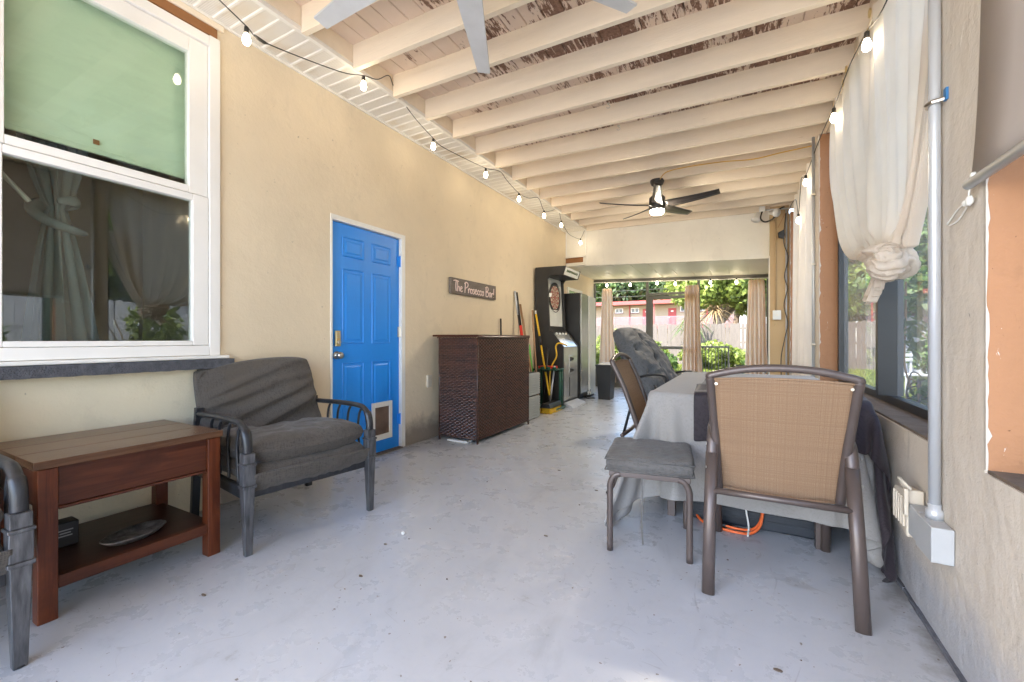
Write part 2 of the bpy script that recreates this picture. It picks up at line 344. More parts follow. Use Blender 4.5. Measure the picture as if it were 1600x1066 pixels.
MT['bark'] = simple('tree_bark', (.13, .095, .07), .9, .3, 8, .6, 30)
MT['bark_pale'] = simple('pale_tree_bark', (.26, .21, .17), .9, .3, 8, .6, 30)
MT['ground'] = simple('sandy_soil', (.16, .13, .08), .95, .3, 1.2, .4, 20, world=True)
MT['patio'] = simple('pale_concrete_patio', (.42, .42, .44), .8, .1, 1.2, .2, 20, world=True)

# ------------------------------------------------------------------ mesh helpers
class MB:
    def __init__(s): s.v = []; s.f = []; s.m = []
    def add(s, vs, fs, mi=0):
        o = len(s.v); s.v += [tuple(p) for p in vs]; s.f += [tuple(i + o for i in f) for f in fs]; s.m += [mi] * len(fs); return s
    def box(s, x0, x1, y0, y1, z0, z1, mi=0):
        vs = [(x0, y0, z0), (x1, y0, z0), (x1, y1, z0), (x0, y1, z0), (x0, y0, z1), (x1, y0, z1), (x1, y1, z1), (x0, y1, z1)]
        return s.add(vs, [(0, 3, 2, 1), (4, 5, 6, 7), (0, 1, 5, 4), (1, 2, 6, 5), (2, 3, 7, 6), (3, 0, 4, 7)], mi)
    def prism(s, poly, axis, a, b, mi=0):
        # poly: 2-D outline; axis 'x' -> poly is (y,z); 'y' -> (x,z); 'z' -> (x,y)
        n = len(poly)
        def P(p, t): return (t, p[0], p[1]) if axis == 'x' else ((p[0], t, p[1]) if axis == 'y' else (p[0], p[1], t))
        vs = [P(p, a) for p in poly] + [P(p, b) for p in poly]
        fs = [tuple(range(n))[::-1], tuple(range(n, 2 * n))] + [(i, (i + 1) % n, n + (i + 1) % n, n + i) for i in range(n)]
        return s.add(vs, fs, mi)
    def tube(s, pts, r, n=8, cap=True, flat=1.0, up=None, mi=0):
        pts = [Vector(p) for p in pts]; rs = r if isinstance(r, (list, tuple)) else [r] * len(pts)
        rings = []; prev = None
        for i, p in enumerate(pts):
            t = (pts[min(i + 1, len(pts) - 1)] - pts[max(i - 1, 0)])
            t = t.normalized() if t.length > 1e-9 else Vector((0, 0, 1))
            if prev is None:
                u = Vector(up) if up else (Vector((0, 0, 1)) if abs(t.z) < .9 else Vector((1, 0, 0)))
            else: u = prev
            a = (u - t * u.dot(t))
            a = a.normalized() if a.length > 1e-6 else t.orthogonal().normalized()
            b = t.cross(a); prev = a
            rings.append([p + a * math.cos(2 * PI * k / n + PI / n) * rs[i] + b * math.sin(2 * PI * k / n + PI / n) * rs[i] * flat for k in range(n)])
        vs = [q for g in rings for q in g]
        fs = [(i * n + k, i * n + (k + 1) % n, (i + 1) * n + (k + 1) % n, (i + 1) * n + k) for i in range(len(pts) - 1) for k in range(n)]
        if cap: fs += [tuple(range(n))[::-1], tuple((len(pts) - 1) * n + k for k in range(n))]
        return s.add(vs, fs, mi)
    def lathe(s, prof, c=(0, 0, 0), n=24, mi=0, axis='z'):
        vs = []
        for r, z in prof:
            for k in range(n):
                a = 2 * PI * k / n
                p = (r * math.cos(a), r * math.sin(a), z)
                if axis == 'x': p = (z, p[0], p[1])
                if axis == 'y': p = (p[0], z, p[1])
                vs.append((p[0] + c[0], p[1] + c[1], p[2] + c[2]))
        m = len(prof)
        fs = [(i * n + k, i * n + (k + 1) % n, (i + 1) * n + (k + 1) % n, (i + 1) * n + k) for i in range(m - 1) for k in range(n)]
        fs += [tuple(range(n))[::-1], tuple((m - 1) * n + k for k in range(n))]
        return s.add(vs, fs, mi)
    def grid(s, fn, nu, nv, mi=0, closed=False):
        vs = [fn(i / nu, j / nv) for j in range(nv + 1) for i in range(nu + 1)]
        fs = [(j * (nu + 1) + i, j * (nu + 1) + i + 1, (j + 1) * (nu + 1) + i + 1, (j + 1) * (nu + 1) + i) for j in range(nv) for i in range(nu)]
        return s.add(vs, fs, mi)
    def build(s, name, mats, parent=None, smooth=False, bevel=0, local=True, solid=0, seg=2):
        if not isinstance(mats, (list, tuple)): mats = [mats]
        me = bpy.data.meshes.new(name)
        vs = s.v
        if parent is not None and not local:
            L = root_loc(parent); vs = [(p[0] - L[0], p[1] - L[1], p[2] - L[2]) for p in vs]
        me.from_pydata(vs, [], s.f)
        for m in mats: me.materials.append(m)
        if len(mats) > 1: me.polygons.foreach_set('material_index', s.m)
        if smooth: me.polygons.foreach_set('use_smooth', [True] * len(me.polygons))
        bm = bmesh.new(); bm.from_mesh(me); bmesh.ops.recalc_face_normals(bm, faces=bm.faces)
        bm.to_mesh(me); bm.free(); me.update()
        o = bpy.data.objects.new(name, me); C.objects.link(o)
        if parent is not None: o.parent = parent
        if solid: q = o.modifiers.new('s', 'SOLIDIFY'); q.thickness = solid; q.offset = 0
        if bevel:
            q = o.modifiers.new('b', 'BEVEL'); q.width = bevel; q.segments = seg; q.limit_method = 'ANGLE'; q.angle_limit = math.radians(35)
            if not smooth:
                me.polygons.foreach_set('use_smooth', [True] * len(me.polygons))
                wn = o.modifiers.new('w', 'WEIGHTED_NORMAL')
                wn.keep_sharp = True
        return o
def root_loc(p):
    L = Vector(p.location)
    while p.parent is not None: p = p.parent; L = L + Vector(p.location)
    return L
def thing(name, label, cat, loc=(0, 0, 0), rotz=0, group=None, kind=None):
    o = bpy.data.objects.new(name, None); C.objects.link(o); o.location = loc; o.rotation_euler = (0, 0, rotz)
    o.empty_display_size = .1
    if label: o['label'] = label
    if cat: o['category'] = cat
    if group: o['group'] = group
    if kind: o['kind'] = kind
    return o
def tag(o, label=None, cat=None, group=None, kind=None):
    if label: o['label'] = label
    if cat: o['category'] = cat
    if group: o['group'] = group
    if kind: o['kind'] = kind
    return o
def dup(root, loc, rotz=None, label=None):
    r = root.copy(); C.objects.link(r); r.location = loc
    if rotz is not None: r.rotation_euler = (0, 0, rotz)
    if label: r['label'] = label
    for ch in list(root.children):
        c = ch.copy(); C.objects.link(c); c.parent = r
        for g in ch.children:
            d = g.copy(); C.objects.link(d); d.parent = c
    return r
def inst(o, loc, parent=None, rot=None):
    c = o.copy(); C.objects.link(c); c.location = loc
    if rot is not None: c.rotation_euler = rot
    if parent is not None: c.parent = parent
    return c
def wbox(name, m, parent, x0, x1, y0, y1, z0, z1, bevel=0, label=None):
    o = MB().box(x0, x1, y0, y1, z0, z1).build(name, m, parent, bevel=bevel, local=False)
    if label: o['label'] = label
    return o
def bez(pts, n=8):
    # catmull-rom through points
    P = [Vector(p) for p in pts]; out = []
    for i in range(len(P) - 1):
        p0 = P[max(i - 1, 0)]; p1 = P[i]; p2 = P[i + 1]; p3 = P[min(i + 2, len(P) - 1)]
        for k in range(n):
            t = k / n
            out.append(.5 * ((2 * p1) + (-p0 + p2) * t + (2 * p0 - 5 * p1 + 4 * p2 - p3) * t * t + (-p0 + 3 * p1 - 3 * p2 + p3) * t ** 3))
    out.append(P[-1]); return out

def smooth(a, b, x): t = max(0, min(1, (x - a) / (b - a))); return t * t * (3 - 2 * t)
WX = -2.94      # inner face of the house wall
RX = .604       # inner face of the block wall

# ------------------------------------------------------------------ cloth draped by simulation, kept as still meshes
def gridmesh(nu, nv): return [(j * (nu + 1) + i, j * (nu + 1) + i + 1, (j + 1) * (nu + 1) + i + 1, (j + 1) * (nu + 1) + i) for j in range(nv) for i in range(nu)]
def cloth_sim(vs, fs, frames, colliders, pins=None, rest=None, bend=.12, stiff=8, grav=1, selfc=False, mass=.25, dist=.006, quality=6, damp=1.5):
    tmp = []
    for cv, cf in colliders:
        me = bpy.data.meshes.new('tmp'); me.from_pydata(cv, [], cf); o = bpy.data.objects.new('tmp', me); C.objects.link(o); tmp.append(o)
        o.modifiers.new('c', 'COLLISION'); o.collision.thickness_outer = dist; o.collision.cloth_friction = 14
    me = bpy.data.meshes.new('tmp'); me.from_pydata(vs, [], fs); o = bpy.data.objects.new('tmp', me); C.objects.link(o); tmp.append(o)
    m = o.modifiers.new('cloth', 'CLOTH'); q = m.settings; q.quality = quality; q.mass = mass; q.air_damping = damp
    q.tension_stiffness = q.compression_stiffness = stiff; q.shear_stiffness = stiff * .45; q.bending_stiffness = bend
    q.tension_damping = 8; q.compression_damping = 8; q.effector_weights.gravity = grav
    if pins is not None:
        g_ = o.vertex_groups.new(name='pin'); g_.add(pins, 1, 'REPLACE'); q.vertex_group_mass = 'pin'
    if rest is not None:
        o.shape_key_add(name='Basis'); kb = o.shape_key_add(name='rest'); kb.data.foreach_set('co', [c for p in rest for c in p]); kb.value = 0; q.rest_shape_key = kb
    k = m.collision_settings; k.collision_quality = 3; k.distance_min = dist; k.use_self_collision = selfc; k.self_distance_min = dist
    m.point_cache.frame_start = 1; m.point_cache.frame_end = frames; S.frame_start = 1; S.frame_end = frames
    for f in range(1, frames + 1): S.frame_set(f)
    e = o.evaluated_get(bpy.context.evaluated_depsgraph_get()).to_mesh(); r = [tuple(v.co) for v in e.vertices]
    for t in tmp: bpy.data.objects.remove(t)
    S.frame_end = 1; S.frame_set(1)
    return r
def cbox(x0, x1, y0, y1, z0, z1): m = MB().box(x0, x1, y0, y1, z0, z1); return (m.v, m.f)
TX0, TX1, TY0, TY1, TZ = -.475, .515, 2.60, 4.30, .745
_room = [cbox(-3, .9, 1, 6, -.2, .0), cbox(RX, .9, 1, 6, -.2, 2)]
def _gray(u, v):
    L = u * 2.14; x = -1.07 + L; z = .765 + .008 * math.sin(u * 20 + v * 9)
    if x > .560: z = .765 - (x - .560); x = .565
    return (x, 2.035 + v * 2.55, z)
_nu, _nv = 78, 92
GRAY_F = gridmesh(_nu, _nv)
GRAY_V = cloth_sim([_gray(i / _nu, j / _nv) for j in range(_nv + 1) for i in range(_nu + 1)], GRAY_F, 62, [cbox(TX0, TX1, TY0, TY1, .6, TZ - .006)] + _room, selfc=True)
def _dark(u, v):
    L = u * 1.56; x = -.24 + L; z = .800 + .006 * math.sin(u * 17 + v * 9)
    if x > .572: z = .800 - (x - .572); x = .578 + .006 * math.sin(v * 30)
    return (x, 2.30 + v * 1.3 + .05 * math.sin(u * 5), z - (.035 if v > .35 else 0))
_nu, _nv = 60, 50
DARK_F = gridmesh(_nu, _nv)
_dv = [_dark(i / _nu, j / _nv) for j in range(_nv + 1) for i in range(_nu + 1)]
DARK_V = cloth_sim(_dv, DARK_F, 50, [(GRAY_V, GRAY_F), cbox(TX0, TX1, TY0 + .01, TY1, .6, TZ - .01)] + _room, pins=[k for k, p in enumerate(_dv) if p[1] > 2.72 and p[0] < .53 and p[2] > .77], selfc=True, dist=.007)
# cover of the slumped back cushion, in the armchair's own space
def _prof(s, e=5): return max(0.0, 1 - abs(s) ** e) ** .5
def _rid(a, b):
    r = 0
    for (o, q, k, wd) in ((.12, .34, .030, .08), (-.26, .42, .046, .09), (-.66, .25, .055, .12), (.44, .20, .026, .07), (.70, .30, .026, .06)): r += k * math.exp(-((b - o - q * a) / wd) ** 2)
    return r - .02
def _back(u, v, k):
    a = u * 2 - 1; b = v * 2 - 1; p = _prof(a) * _prof(b); r = _rid(a, b) * p
    A = a * .345 * (1 - .03 * b ** 8); B = b * .30 * (1 - .05 * a ** 8); c = .115 * p * (1 if k == 1 else k) - (0 if k == 1 else .004) + r
    return (-.345 - .11 * (B / .3) + .02 * math.sin(A * 6) + c, A, .625 + B * .95 + .02 * math.sin(A * 6 + 1) + .018 * A / .345)
_n = 62; BACK_F = gridmesh(_n, _n)
_bv = [_back(i / _n, j / _n, 1) for j in range(_n + 1) for i in range(_n + 1)]
BACK_V = cloth_sim(_bv, BACK_F, 34, [([_back(i / _n, j / _n, .78) for j in range(_n + 1) for i in range(_n + 1)], BACK_F)], pins=[j * (_n + 1) + i for j in range(_n + 1) for i in range(_n + 1) if i in (0, _n) or j in (0, _n)],
    rest=[(p[0], p[1] * 1.04, p[2] * 1.26) for p in _bv], bend=1.5, stiff=15, grav=.6, dist=.004, mass=.3, damp=2)
# knotted curtain
KY, KZ, KX = 2.55, 1.43, .60
_nu, _nv = 150, 62
def _cur(u, v):
    y0 = 4.38 - u * 2.30; w_ = min(1, .03 * v + 1.0 * v ** (4.6 - 3.5 * u ** 1.5)); y = y0 * (1 - w_) + (KY + .13 - .22 * u) * w_
    gl = 1 - smooth(.42, .58, u) * .55; amp = (.036 * (1 - w_) + .045 * w_) * gl
    x = .65 * (1 - w_) + KX * w_ + amp * math.sin(u * 10 * 2 * PI + 1.3 * math.sin(u * 8) + 1.2 * v) + .006 * math.sin(u * 61 + v * 7)
    return (x, y, 2.895 + (KZ + .05 - 2.895) * v)
CUR_F = gridmesh(_nu, _nv)
_cv = [_cur(i / _nu, j / _nv) for j in range(_nv + 1) for i in range(_nu + 1)]
_pin = [j * (_nu + 1) + i for j in range(_nv + 1) for i in range(_nu + 1) if (j == 0 and i % 6 == 0) or j >= _nv - 1]
CUR_V = cloth_sim(_cv, CUR_F, 36, [cbox(RX + .15, .9, 1, 6, 0, 3)], pins=_pin, rest=[(0, 4.38 - (i / _nu) * 2.95, 2.895 - 1.60 * (j / _nv)) for j in range(_nv + 1) for i in range(_nu + 1)], bend=.5, stiff=6, grav=.8, mass=.3, damp=2)
def still(name, vs, fs, mat, parent, local=False, thick=0, sub=1):
    m = MB(); m.v = list(vs); m.f = list(fs); m.m = [0] * len(fs)
    o = m.build(name, mat, parent, smooth=True, local=local)
    if thick: q = o.modifiers.new('t', 'SOLIDIFY'); q.thickness = thick; q.offset = 0
    q = o.modifiers.new('u', 'SUBSURF'); q.levels = sub; q.render_levels = sub
    return o

# ================================================================== SETTING
g = MB().box(-60, 60, -40, 110, -.6, -.12).build('ground', MT['ground']); tag(g, kind='structure')
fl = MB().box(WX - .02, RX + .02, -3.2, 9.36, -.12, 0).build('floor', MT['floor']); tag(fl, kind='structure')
pt = MB().box(RX + .22, 4.85, -6, 13.5, -.13, -.10).build('side_yard_ground', MT['ground']); tag(pt, kind='structure')
pt2 = MB().box(-3.2, 4.8, -14, -3.22, -.13, -.04).build('rear_paving', MT['patio']); tag(pt2, kind='structure')

# ------------------------------------------------------------------ house wall with window and door
HW = thing('house_wall', 'long beige stucco house wall with blue door and white window', 'wall', (WX, 3, 0))
def hw(x0, x1, y0, y1, z0, z1, m=MT['wall'], name='wall_section'):
    return wbox(name, m, HW, x0, x1, y0, y1, z0, z1)
WY0, WY1, WZ0, WZ1 = .44, 1.49, .96, 2.95       # window hole
DY0, DY1, DZ1 = 2.345, 3.195, 2.075             # door hole
T = .16
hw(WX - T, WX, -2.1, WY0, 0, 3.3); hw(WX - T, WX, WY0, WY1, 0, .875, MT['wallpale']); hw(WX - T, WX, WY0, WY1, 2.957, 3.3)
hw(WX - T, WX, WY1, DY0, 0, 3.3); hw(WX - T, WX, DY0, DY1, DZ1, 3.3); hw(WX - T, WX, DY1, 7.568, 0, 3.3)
hw(WX - T, WX - .02, 7.57, 9.4, 0, 2.6); wbox('sill_backing', MT['wall'], HW, WX - T, WX - .003, WY0, WY1, .876, .958)
# window
W = MB(); fx = WX + .022
for (a, b, c_, d) in ((.44, .50, .96, 2.95), (1.435, 1.497, .956, 2.956), (.50, 1.435, .96, 1.02), (.50, 1.435, 2.89, 2.95)):
    W.box(WX - .07, fx, a, b, c_, d)
win = W.build('window', MT['vinyl'], HW, bevel=.004, local=False)
def wsub(name, m, *b, bevel=.003): return wbox(name, m, win, *b, bevel=bevel)
M_ = MB()
for (a, b, c_, d) in ((.502, .60, 1.945, 2.888), (1.33, 1.433, 1.945, 2.888), (.60, 1.33, 1.945, 1.99), (.60, 1.33, 2.80, 2.888)): M_.box(WX - .05, WX + .004, a, b, c_, d)
M_.build('upper_sash', MT['vinyl'], win, bevel=.004, local=False)
M_ = MB()
for (a, b, c_, d) in ((.502, .592, 1.022, 1.94), (1.345, 1.433, 1.022, 1.94), (.592, 1.345, 1.022, 1.05), (.592, 1.345, 1.90, 1.94)): M_.box(WX - .035, WX + .016, a, b, c_, d)
M_.build('lower_sash', MT['vinyl'], win, bevel=.004, local=False)
wsub('pane', MT['glass_upper'], WX - .026, WX - .022, .595, 1.335, 1.985, 2.805, bevel=0)
wsub('pane', MT['glass'], WX - .014, WX - .010, .587, 1.35, 1.045, 1.905, bevel=0)
sm = MB()
ys = np.linspace(-.2, 1.557, 90)
for i in range(len(ys) - 1):
    z0 = .878 + .003 * mnoise.noise((ys[i] * 20, 0, 0)); z1 = .936 + .002 * mnoise.noise((ys[i] * 20, 5, 0))
    x1 = WX + .07 + .002 * mnoise.noise((ys[i] * 20, 9, 0))
    if i == 0: pz0, pz1, px1 = z0, z1, x1
    vs = [(WX + .001, ys[i], pz0), (px1, ys[i], pz0), (px1, ys[i], pz1), (WX + .001, ys[i], pz1), (WX + .001, ys[i + 1], z0), (x1, ys[i + 1], z0), (x1, ys[i + 1], z1), (WX + .001, ys[i + 1], z1)]
    fs = [(0, 1, 5, 4), (1, 2, 6, 5), (2, 3, 7, 6)] + ([(0, 3, 2, 1)] if i == 0 else []) + ([(4, 5, 6, 7)] if i == len(ys) - 2 else [])
    sm.add(vs, fs); pz0, pz1, px1 = z0, z1, x1
sm.build('window_sill', MT['sill'], HW, local=False)
wbox('sill_cap', MT['white_trim'], HW, WX, WX + .045, -.1, 1.54, .938, .958, .003)
wbox('lintel', MT['brown'], HW, WX, WX + .012, -.3, 1.485, 2.962, 3.02, .002)
wbox('trim_strip', MT['rafter'], HW, WX, WX + .02, -.3, 1.52, 3.022, 3.06, .002)
# room behind the window
RM = thing('inner_room', 'dim room seen behind the glass of the white window', 'room', (WX - 1.2, 1, 0))
rb = MB(); rb.box(-6.0, -5.9, -1.5, 3.2, 0, 3.1); rb.box(-5.9, WX - T - .01, -1.6, -1.5, 0, 3.1); rb.box(-5.9, WX - T - .01, 2.22, 2.30, 0, 3.1)
rb.build('room_wall', MT['darkroom'], RM, local=False)
wbox('room_floor', MT['darkroom'], RM, -5.9, WX - T - .01, -1.5, 2.22, -.02, .02); wbox('room_ceiling', MT['darkroom'], RM, -5.9, WX - T - .01, -1.5, 2.2, 3.0, 3.06)
gs = thing('window_shade', 'pale green fabric shade pulled half down behind the upper window pane', 'blind', (WX - .10, 1, 2.05))
gsm = MB().box(WX - .105, WX - .102, .49, 1.44, 2.075, 2.93).build('shade_fabric', MT['greenshade'], gs, local=False)
wbox('bottom_bar', MT['greenshade'], gs, WX - .112, WX - .096, .49, 1.44, 2.05, 2.077, .004)
wbox('pull_tab', MT['brown'], gs, WX - .100, WX - .094, .93, .955, 2.10, 2.125, .001)
# knotted blue curtain in the room
bc = thing('indoor_curtain', 'blue grey curtain tied in a knot behind the lower window pane', 'curtain', (WX - .33, .95, 1.0))
def bcf(u, v):
    # v 0 top .. 1 bottom
    wv = .16 * (1 - min(1, v / .42)) ** .7 + .035 if v < .42 else .035 + .13 * min(1, (v - .42) / .5) ** .8
    yc = .83 + .05 * v
    return (WX - .34 + .03 * math.sin(u * 26) * (.4 + v), yc + (u - .5) * 2 * wv + .01 * math.sin(u * 40), 2.5 - v * 1.75)
MB().grid(bcf, 60, 50).build('curtain_cloth', MT['bluedrape'], bc, smooth=True, local=False)
kn = []
for k in range(40):
    a = k / 39 * 2 * PI * 1.35
    kn.append((WX - .33 + .06 * math.cos(a), .84 + .085 * math.sin(a) + .03 * (k / 39), 1.80 + .05 * math.sin(a * .7) - .12 * k / 39))
MB().tube(kn, [.018 + .030 * math.sin(k / 39 * PI) for k in range(40)], 12, flat=.55).build('curtain_knot', MT['bluedrape'], bc, smooth=True, local=False)
rod = MB().tube([(WX - .25, .62, 1.90), (WX - .25, .735, 1.76)], .011, 8).build('blind_wand', MT['whiteplastic'], None); tag(rod, 'short white wand slanting behind the lower window pane', 'wand')

# door
dm = MB()
DX = WX - .028
door = wbox('door', MT['door'], HW, DX - .04, DX, DY0 + .012, DY1 - .048, .012, 2.035)
def dsub(name, m, *b, bevel=.002): return wbox(name, m, door, *b, bevel=bevel)
dy0, dy1 = DY0 + .012, DY1 - .048; dw = dy1 - dy0
cols = [(dy0 + .115, dy0 + .115 + .235), (dy1 - .115 - .235, dy1 - .115)]
rows = [(.26, .86), (1.02, 1.66), (1.76, 1.93)]
for (a, b) in cols:
    for (c_, d) in rows:
        if c_ == .26: c_ = .24
        p = MB()
        # raised panel with a moulded frame
        def ring(q0, q1, x0, x1):
            A = [(x0, a + q0, c_ + q0), (x0, b - q0, c_ + q0), (x0, b - q0, d - q0), (x0, a + q0, d - q0)]
            B = [(x1, a + q1, c_ + q1), (x1, b - q1, c_ + q1), (x1, b - q1, d - q1), (x1, a + q1, d - q1)]
            p.add(A + B, [(i, (i + 1) % 4, 4 + (i + 1) % 4, 4 + i) for i in range(4)])
        ring(0, .006, DX + .0005, DX + .007); ring(.006, .014, DX + .007, DX + .001); ring(.014, .030, DX + .001, DX + .0015); ring(.030, .042, DX + .0015, DX + .007)
        p.add([(DX + .007, a + .042, c_ + .042), (DX + .007, b - .042, c_ + .042), (DX + .007, b - .042, d - .042), (DX + .007, a + .042, d - .042)], [(0, 1, 2, 3)])
        p.build('panel', MT['door'], door, local=False)
fr = MB(); fr.box(WX - .10, WX + .006, DY0 - .012, DY0 + .008, 0, 2.083); fr.box(WX - .10, WX + .006, DY1 - .044, DY1 + .008, 0, 2.083); fr.box(WX - .10, WX + .006, DY0 + .008, DY1 - .044, 2.04, 2.083)
fr.build('door_frame', MT['white_trim'], HW, bevel=.002, local=False)
wbox('threshold', MT['bark'], HW, WX - .14, WX + .03, DY0 + .01, DY1 - .046, .0, .011, .002, )
kb = MB().lathe([(.033, 0), (.034, .006), (.014, .010), (.012, .028), (.024, .034), (.029, .046), (.026, .060), (.010, .066)], (DX, dy0 + .06, .925), 20, axis='x')
kb.build('door_knob', MT['nickel'], door, smooth=True, local=False)
kp = MB().box(DX, DX + .022, dy0 + .038, dy0 + .088, 1.00, 1.13)
kp.build('keypad_lock', MT['brass'], door, bevel=.006, local=False)
kk = MB()
for i in range(3):
    for j in range(2): kk.lathe([(.006, 0), (.006, .004), (.004, .005)], (DX + .022, dy0 + .053 + j * .02, 1.075 + i * .018), 8, axis='x')
kk.lathe([(.017, 0), (.017, .012), (.012, .016)], (DX + .022, dy0 + .063, 1.035), 16, axis='x')
kk.build('keypad_button', MT['nickel'], door, local=False)
for z in (1.82, 1.13, .28):
    hm = MB().box(DX - .002, DX + .012, dy1 - .02, dy1 + .002, z - .05, z + .05); hm.tube([(DX + .014, dy1 + .004, z - .055), (DX + .014, dy1 + .004, z + .055)], .008, 8)
    hm.build('hinge', MT['door'] if z != 1.13 else MT['nickel'], HW, local=False)
pf = MB(); Y0, Y1, Z0, Z1 = 2.785, 3.035, .125, .475
for (a, b, c_, d) in ((Y0, Y0 + .035, Z0, Z1), (Y1 - .035, Y1, Z0, Z1), (Y0 + .035, Y1 - .035, Z0, Z0 + .05), (Y0 + .035, Y1 - .035, Z1 - .045, Z1)): pf.box(DX + .007, DX + .026, a, b, c_, d)
pf.build('pet_door_frame', MT['petframe'], door, bevel=.004, local=False)
dsub('pet_flap', MT['flap'], DX + .008, DX + .014, Y0 + .034, Y1 - .034, Z0 + .049, Z1 - .044)

# ------------------------------------------------------------------ porch roof
PR = thing('porch_roof', 'cream painted open rafter porch roof with peeling board deck', 'roof', (-1, 3, 3.05))
RS = -.0159
def rz(x, base=3.045): return base + RS * (x + 2.52)
RYS = [1.775 + .41 * k for k in range(-9, 15)]
raf = None
for k, y in enumerate(RYS):
    jit = random.uniform(-.006, .006)
    m = MB(); x0, x1 = -2.515, .80
    y += jit; dz = random.uniform(-.003, .003)
    m.prism([(x0, rz(x0) + dz), (x1, rz(x1) + dz), (x1, rz(x1, 3.235)), (x0, rz(x0, 3.235))], 'y', y, y + .04)
    m.build('rafter', MT['rafter'], PR, bevel=.003, local=False)
bx_ = -2.52; i = 0
while bx_ < .84:
    m = MB(); x1 = bx_ + .134
    h = random.uniform(0, .003)
    m.prism([(bx_, rz(bx_, 3.222) + h), (bx_ + .004, rz(bx_, 3.216) + h), (x1 - .004, rz(x1, 3.216) + h), (x1, rz(x1, 3.222) + h), (x1, rz(x1, 3.25)), (bx_, rz(bx_, 3.25))], 'y', -2.3, 7.56)
    m.build('deck_board', MT['deck'], PR, local=False); bx_ += .137
wbox('roof_sheet', MT['brown'], PR, -2.56, 1.05, -2.3, 7.56, 3.275, 3.30)
wbox('ledger_board', MT['rafter'], PR, -2.56, -2.52, -2.3, 7.56, 3.093, 3.27)
for k in range(len(RYS) - 1):
    wbox('blocking', MT['rafter'], PR, .70, .735, RYS[k] + .047, RYS[k + 1] - .008, 2.99, 3.2)
wbox('wall_plate_beam', MT['rafter'], PR,   .675, .80, -2.3, 7.56, 2.90, 2.985, .003)
# soffit
wbox('soffit_panel', MT['soffit'], PR, WX - .02, -2.55, -2.3, 7.574, 3.078, 3.086)
y = -2.2; r0 = None
while y < 7.5:
    if r0 is None:
        r0 = MB().prism([(-.012, 0), (-.006, -.006), (.006, -.006), (.012, 0)], 'x', -.19, .19).build('soffit_rib', MT['soffit_rib'], PR)
        r0.location = Vector((-2.747, y, 3.078)) - root_loc(PR)
    else: inst(r0, Vector((-2.747, y, 3.078)) - root_loc(PR), PR)
    y += .1045
wbox('soffit_channel', MT['soffit_rib'], PR, WX, WX + .022, -2.3, 7.56, 3.062, 3.077, .002)
wbox('fascia_strip', MT['soffit_rib'], PR, -2.552, -2.522, -2.3, 7.56, 3.062, 3.092, .002)
# house body (casts the shade of the house)
HB = thing('house_body', 'rest of the house with a low roof beyond the beige wall', 'building', (-7, 2, 0))
wbox('house_wall_outer', MT['wall'], HB, -11, -10.9, -2.1, 9.4, 0, 3.2); wbox('house_wall_end', MT['wall'], HB, -10.9, WX - T - .001, -2.1, -2.0, 0, 3.2); wbox('house_wall_end', MT['wall'], HB, -10.9, WX - T, 9.3, 9.4, 0, 2.6)
MB().prism([(-11.5, 3.2), (-2.56, 3.31), (-2.56, 3.36), (-7, 4.6), (-11.5, 3.4)], 'y', -2.3, 7.56).build('house_roof', MT['brown'], HB, local=False)
wbox('low_roof', MT['brown'], HB, -10.9, -3.0, 7.57, 9.4, 2.62, 2.75)

# header wall
HD = thing('header_wall', 'off white header panel over the opening to the screen room', 'wall', (-1.1, 7.6, 2.35))
MB().prism([(-2.552, 2.425), (.362, 2.30), (.362, 3.18), (-2.552, 3.213)], 'y', 7.57, 7.66).build('header_panel', MT['header'], HD, local=False)
MB().prism([(-2.552, 2.415), (.362, 2.288), (.362, 2.36), (-2.552, 2.50)], 'y', 7.558, 7.568).build('header_trim', MT['header'], HD, local=False)
wbox('corner_box', MT['header'], HD, WX + .002, -2.5525, 7.575, 7.66, 2.43, 3.20)
wbox('corner_trim', MT['white_trim'], HD, -2.552, -2.535, 7.55, 7.568, 2.42, 3.08)
wbox('corner_trim', MT['white_trim'], HD, WX + .004, WX + .02, 7.555, 7.574, 2.6, 3.06)
wbox('corner_ledge', MT['white_trim'], HD, WX + .002, -2.54, 7.545, 7.66, 2.585, 2.60)
wbox('corner_strip', MT['brown'], HD, WX + .002, -2.60, 7.57, 7.64, 2.49, 2.583)

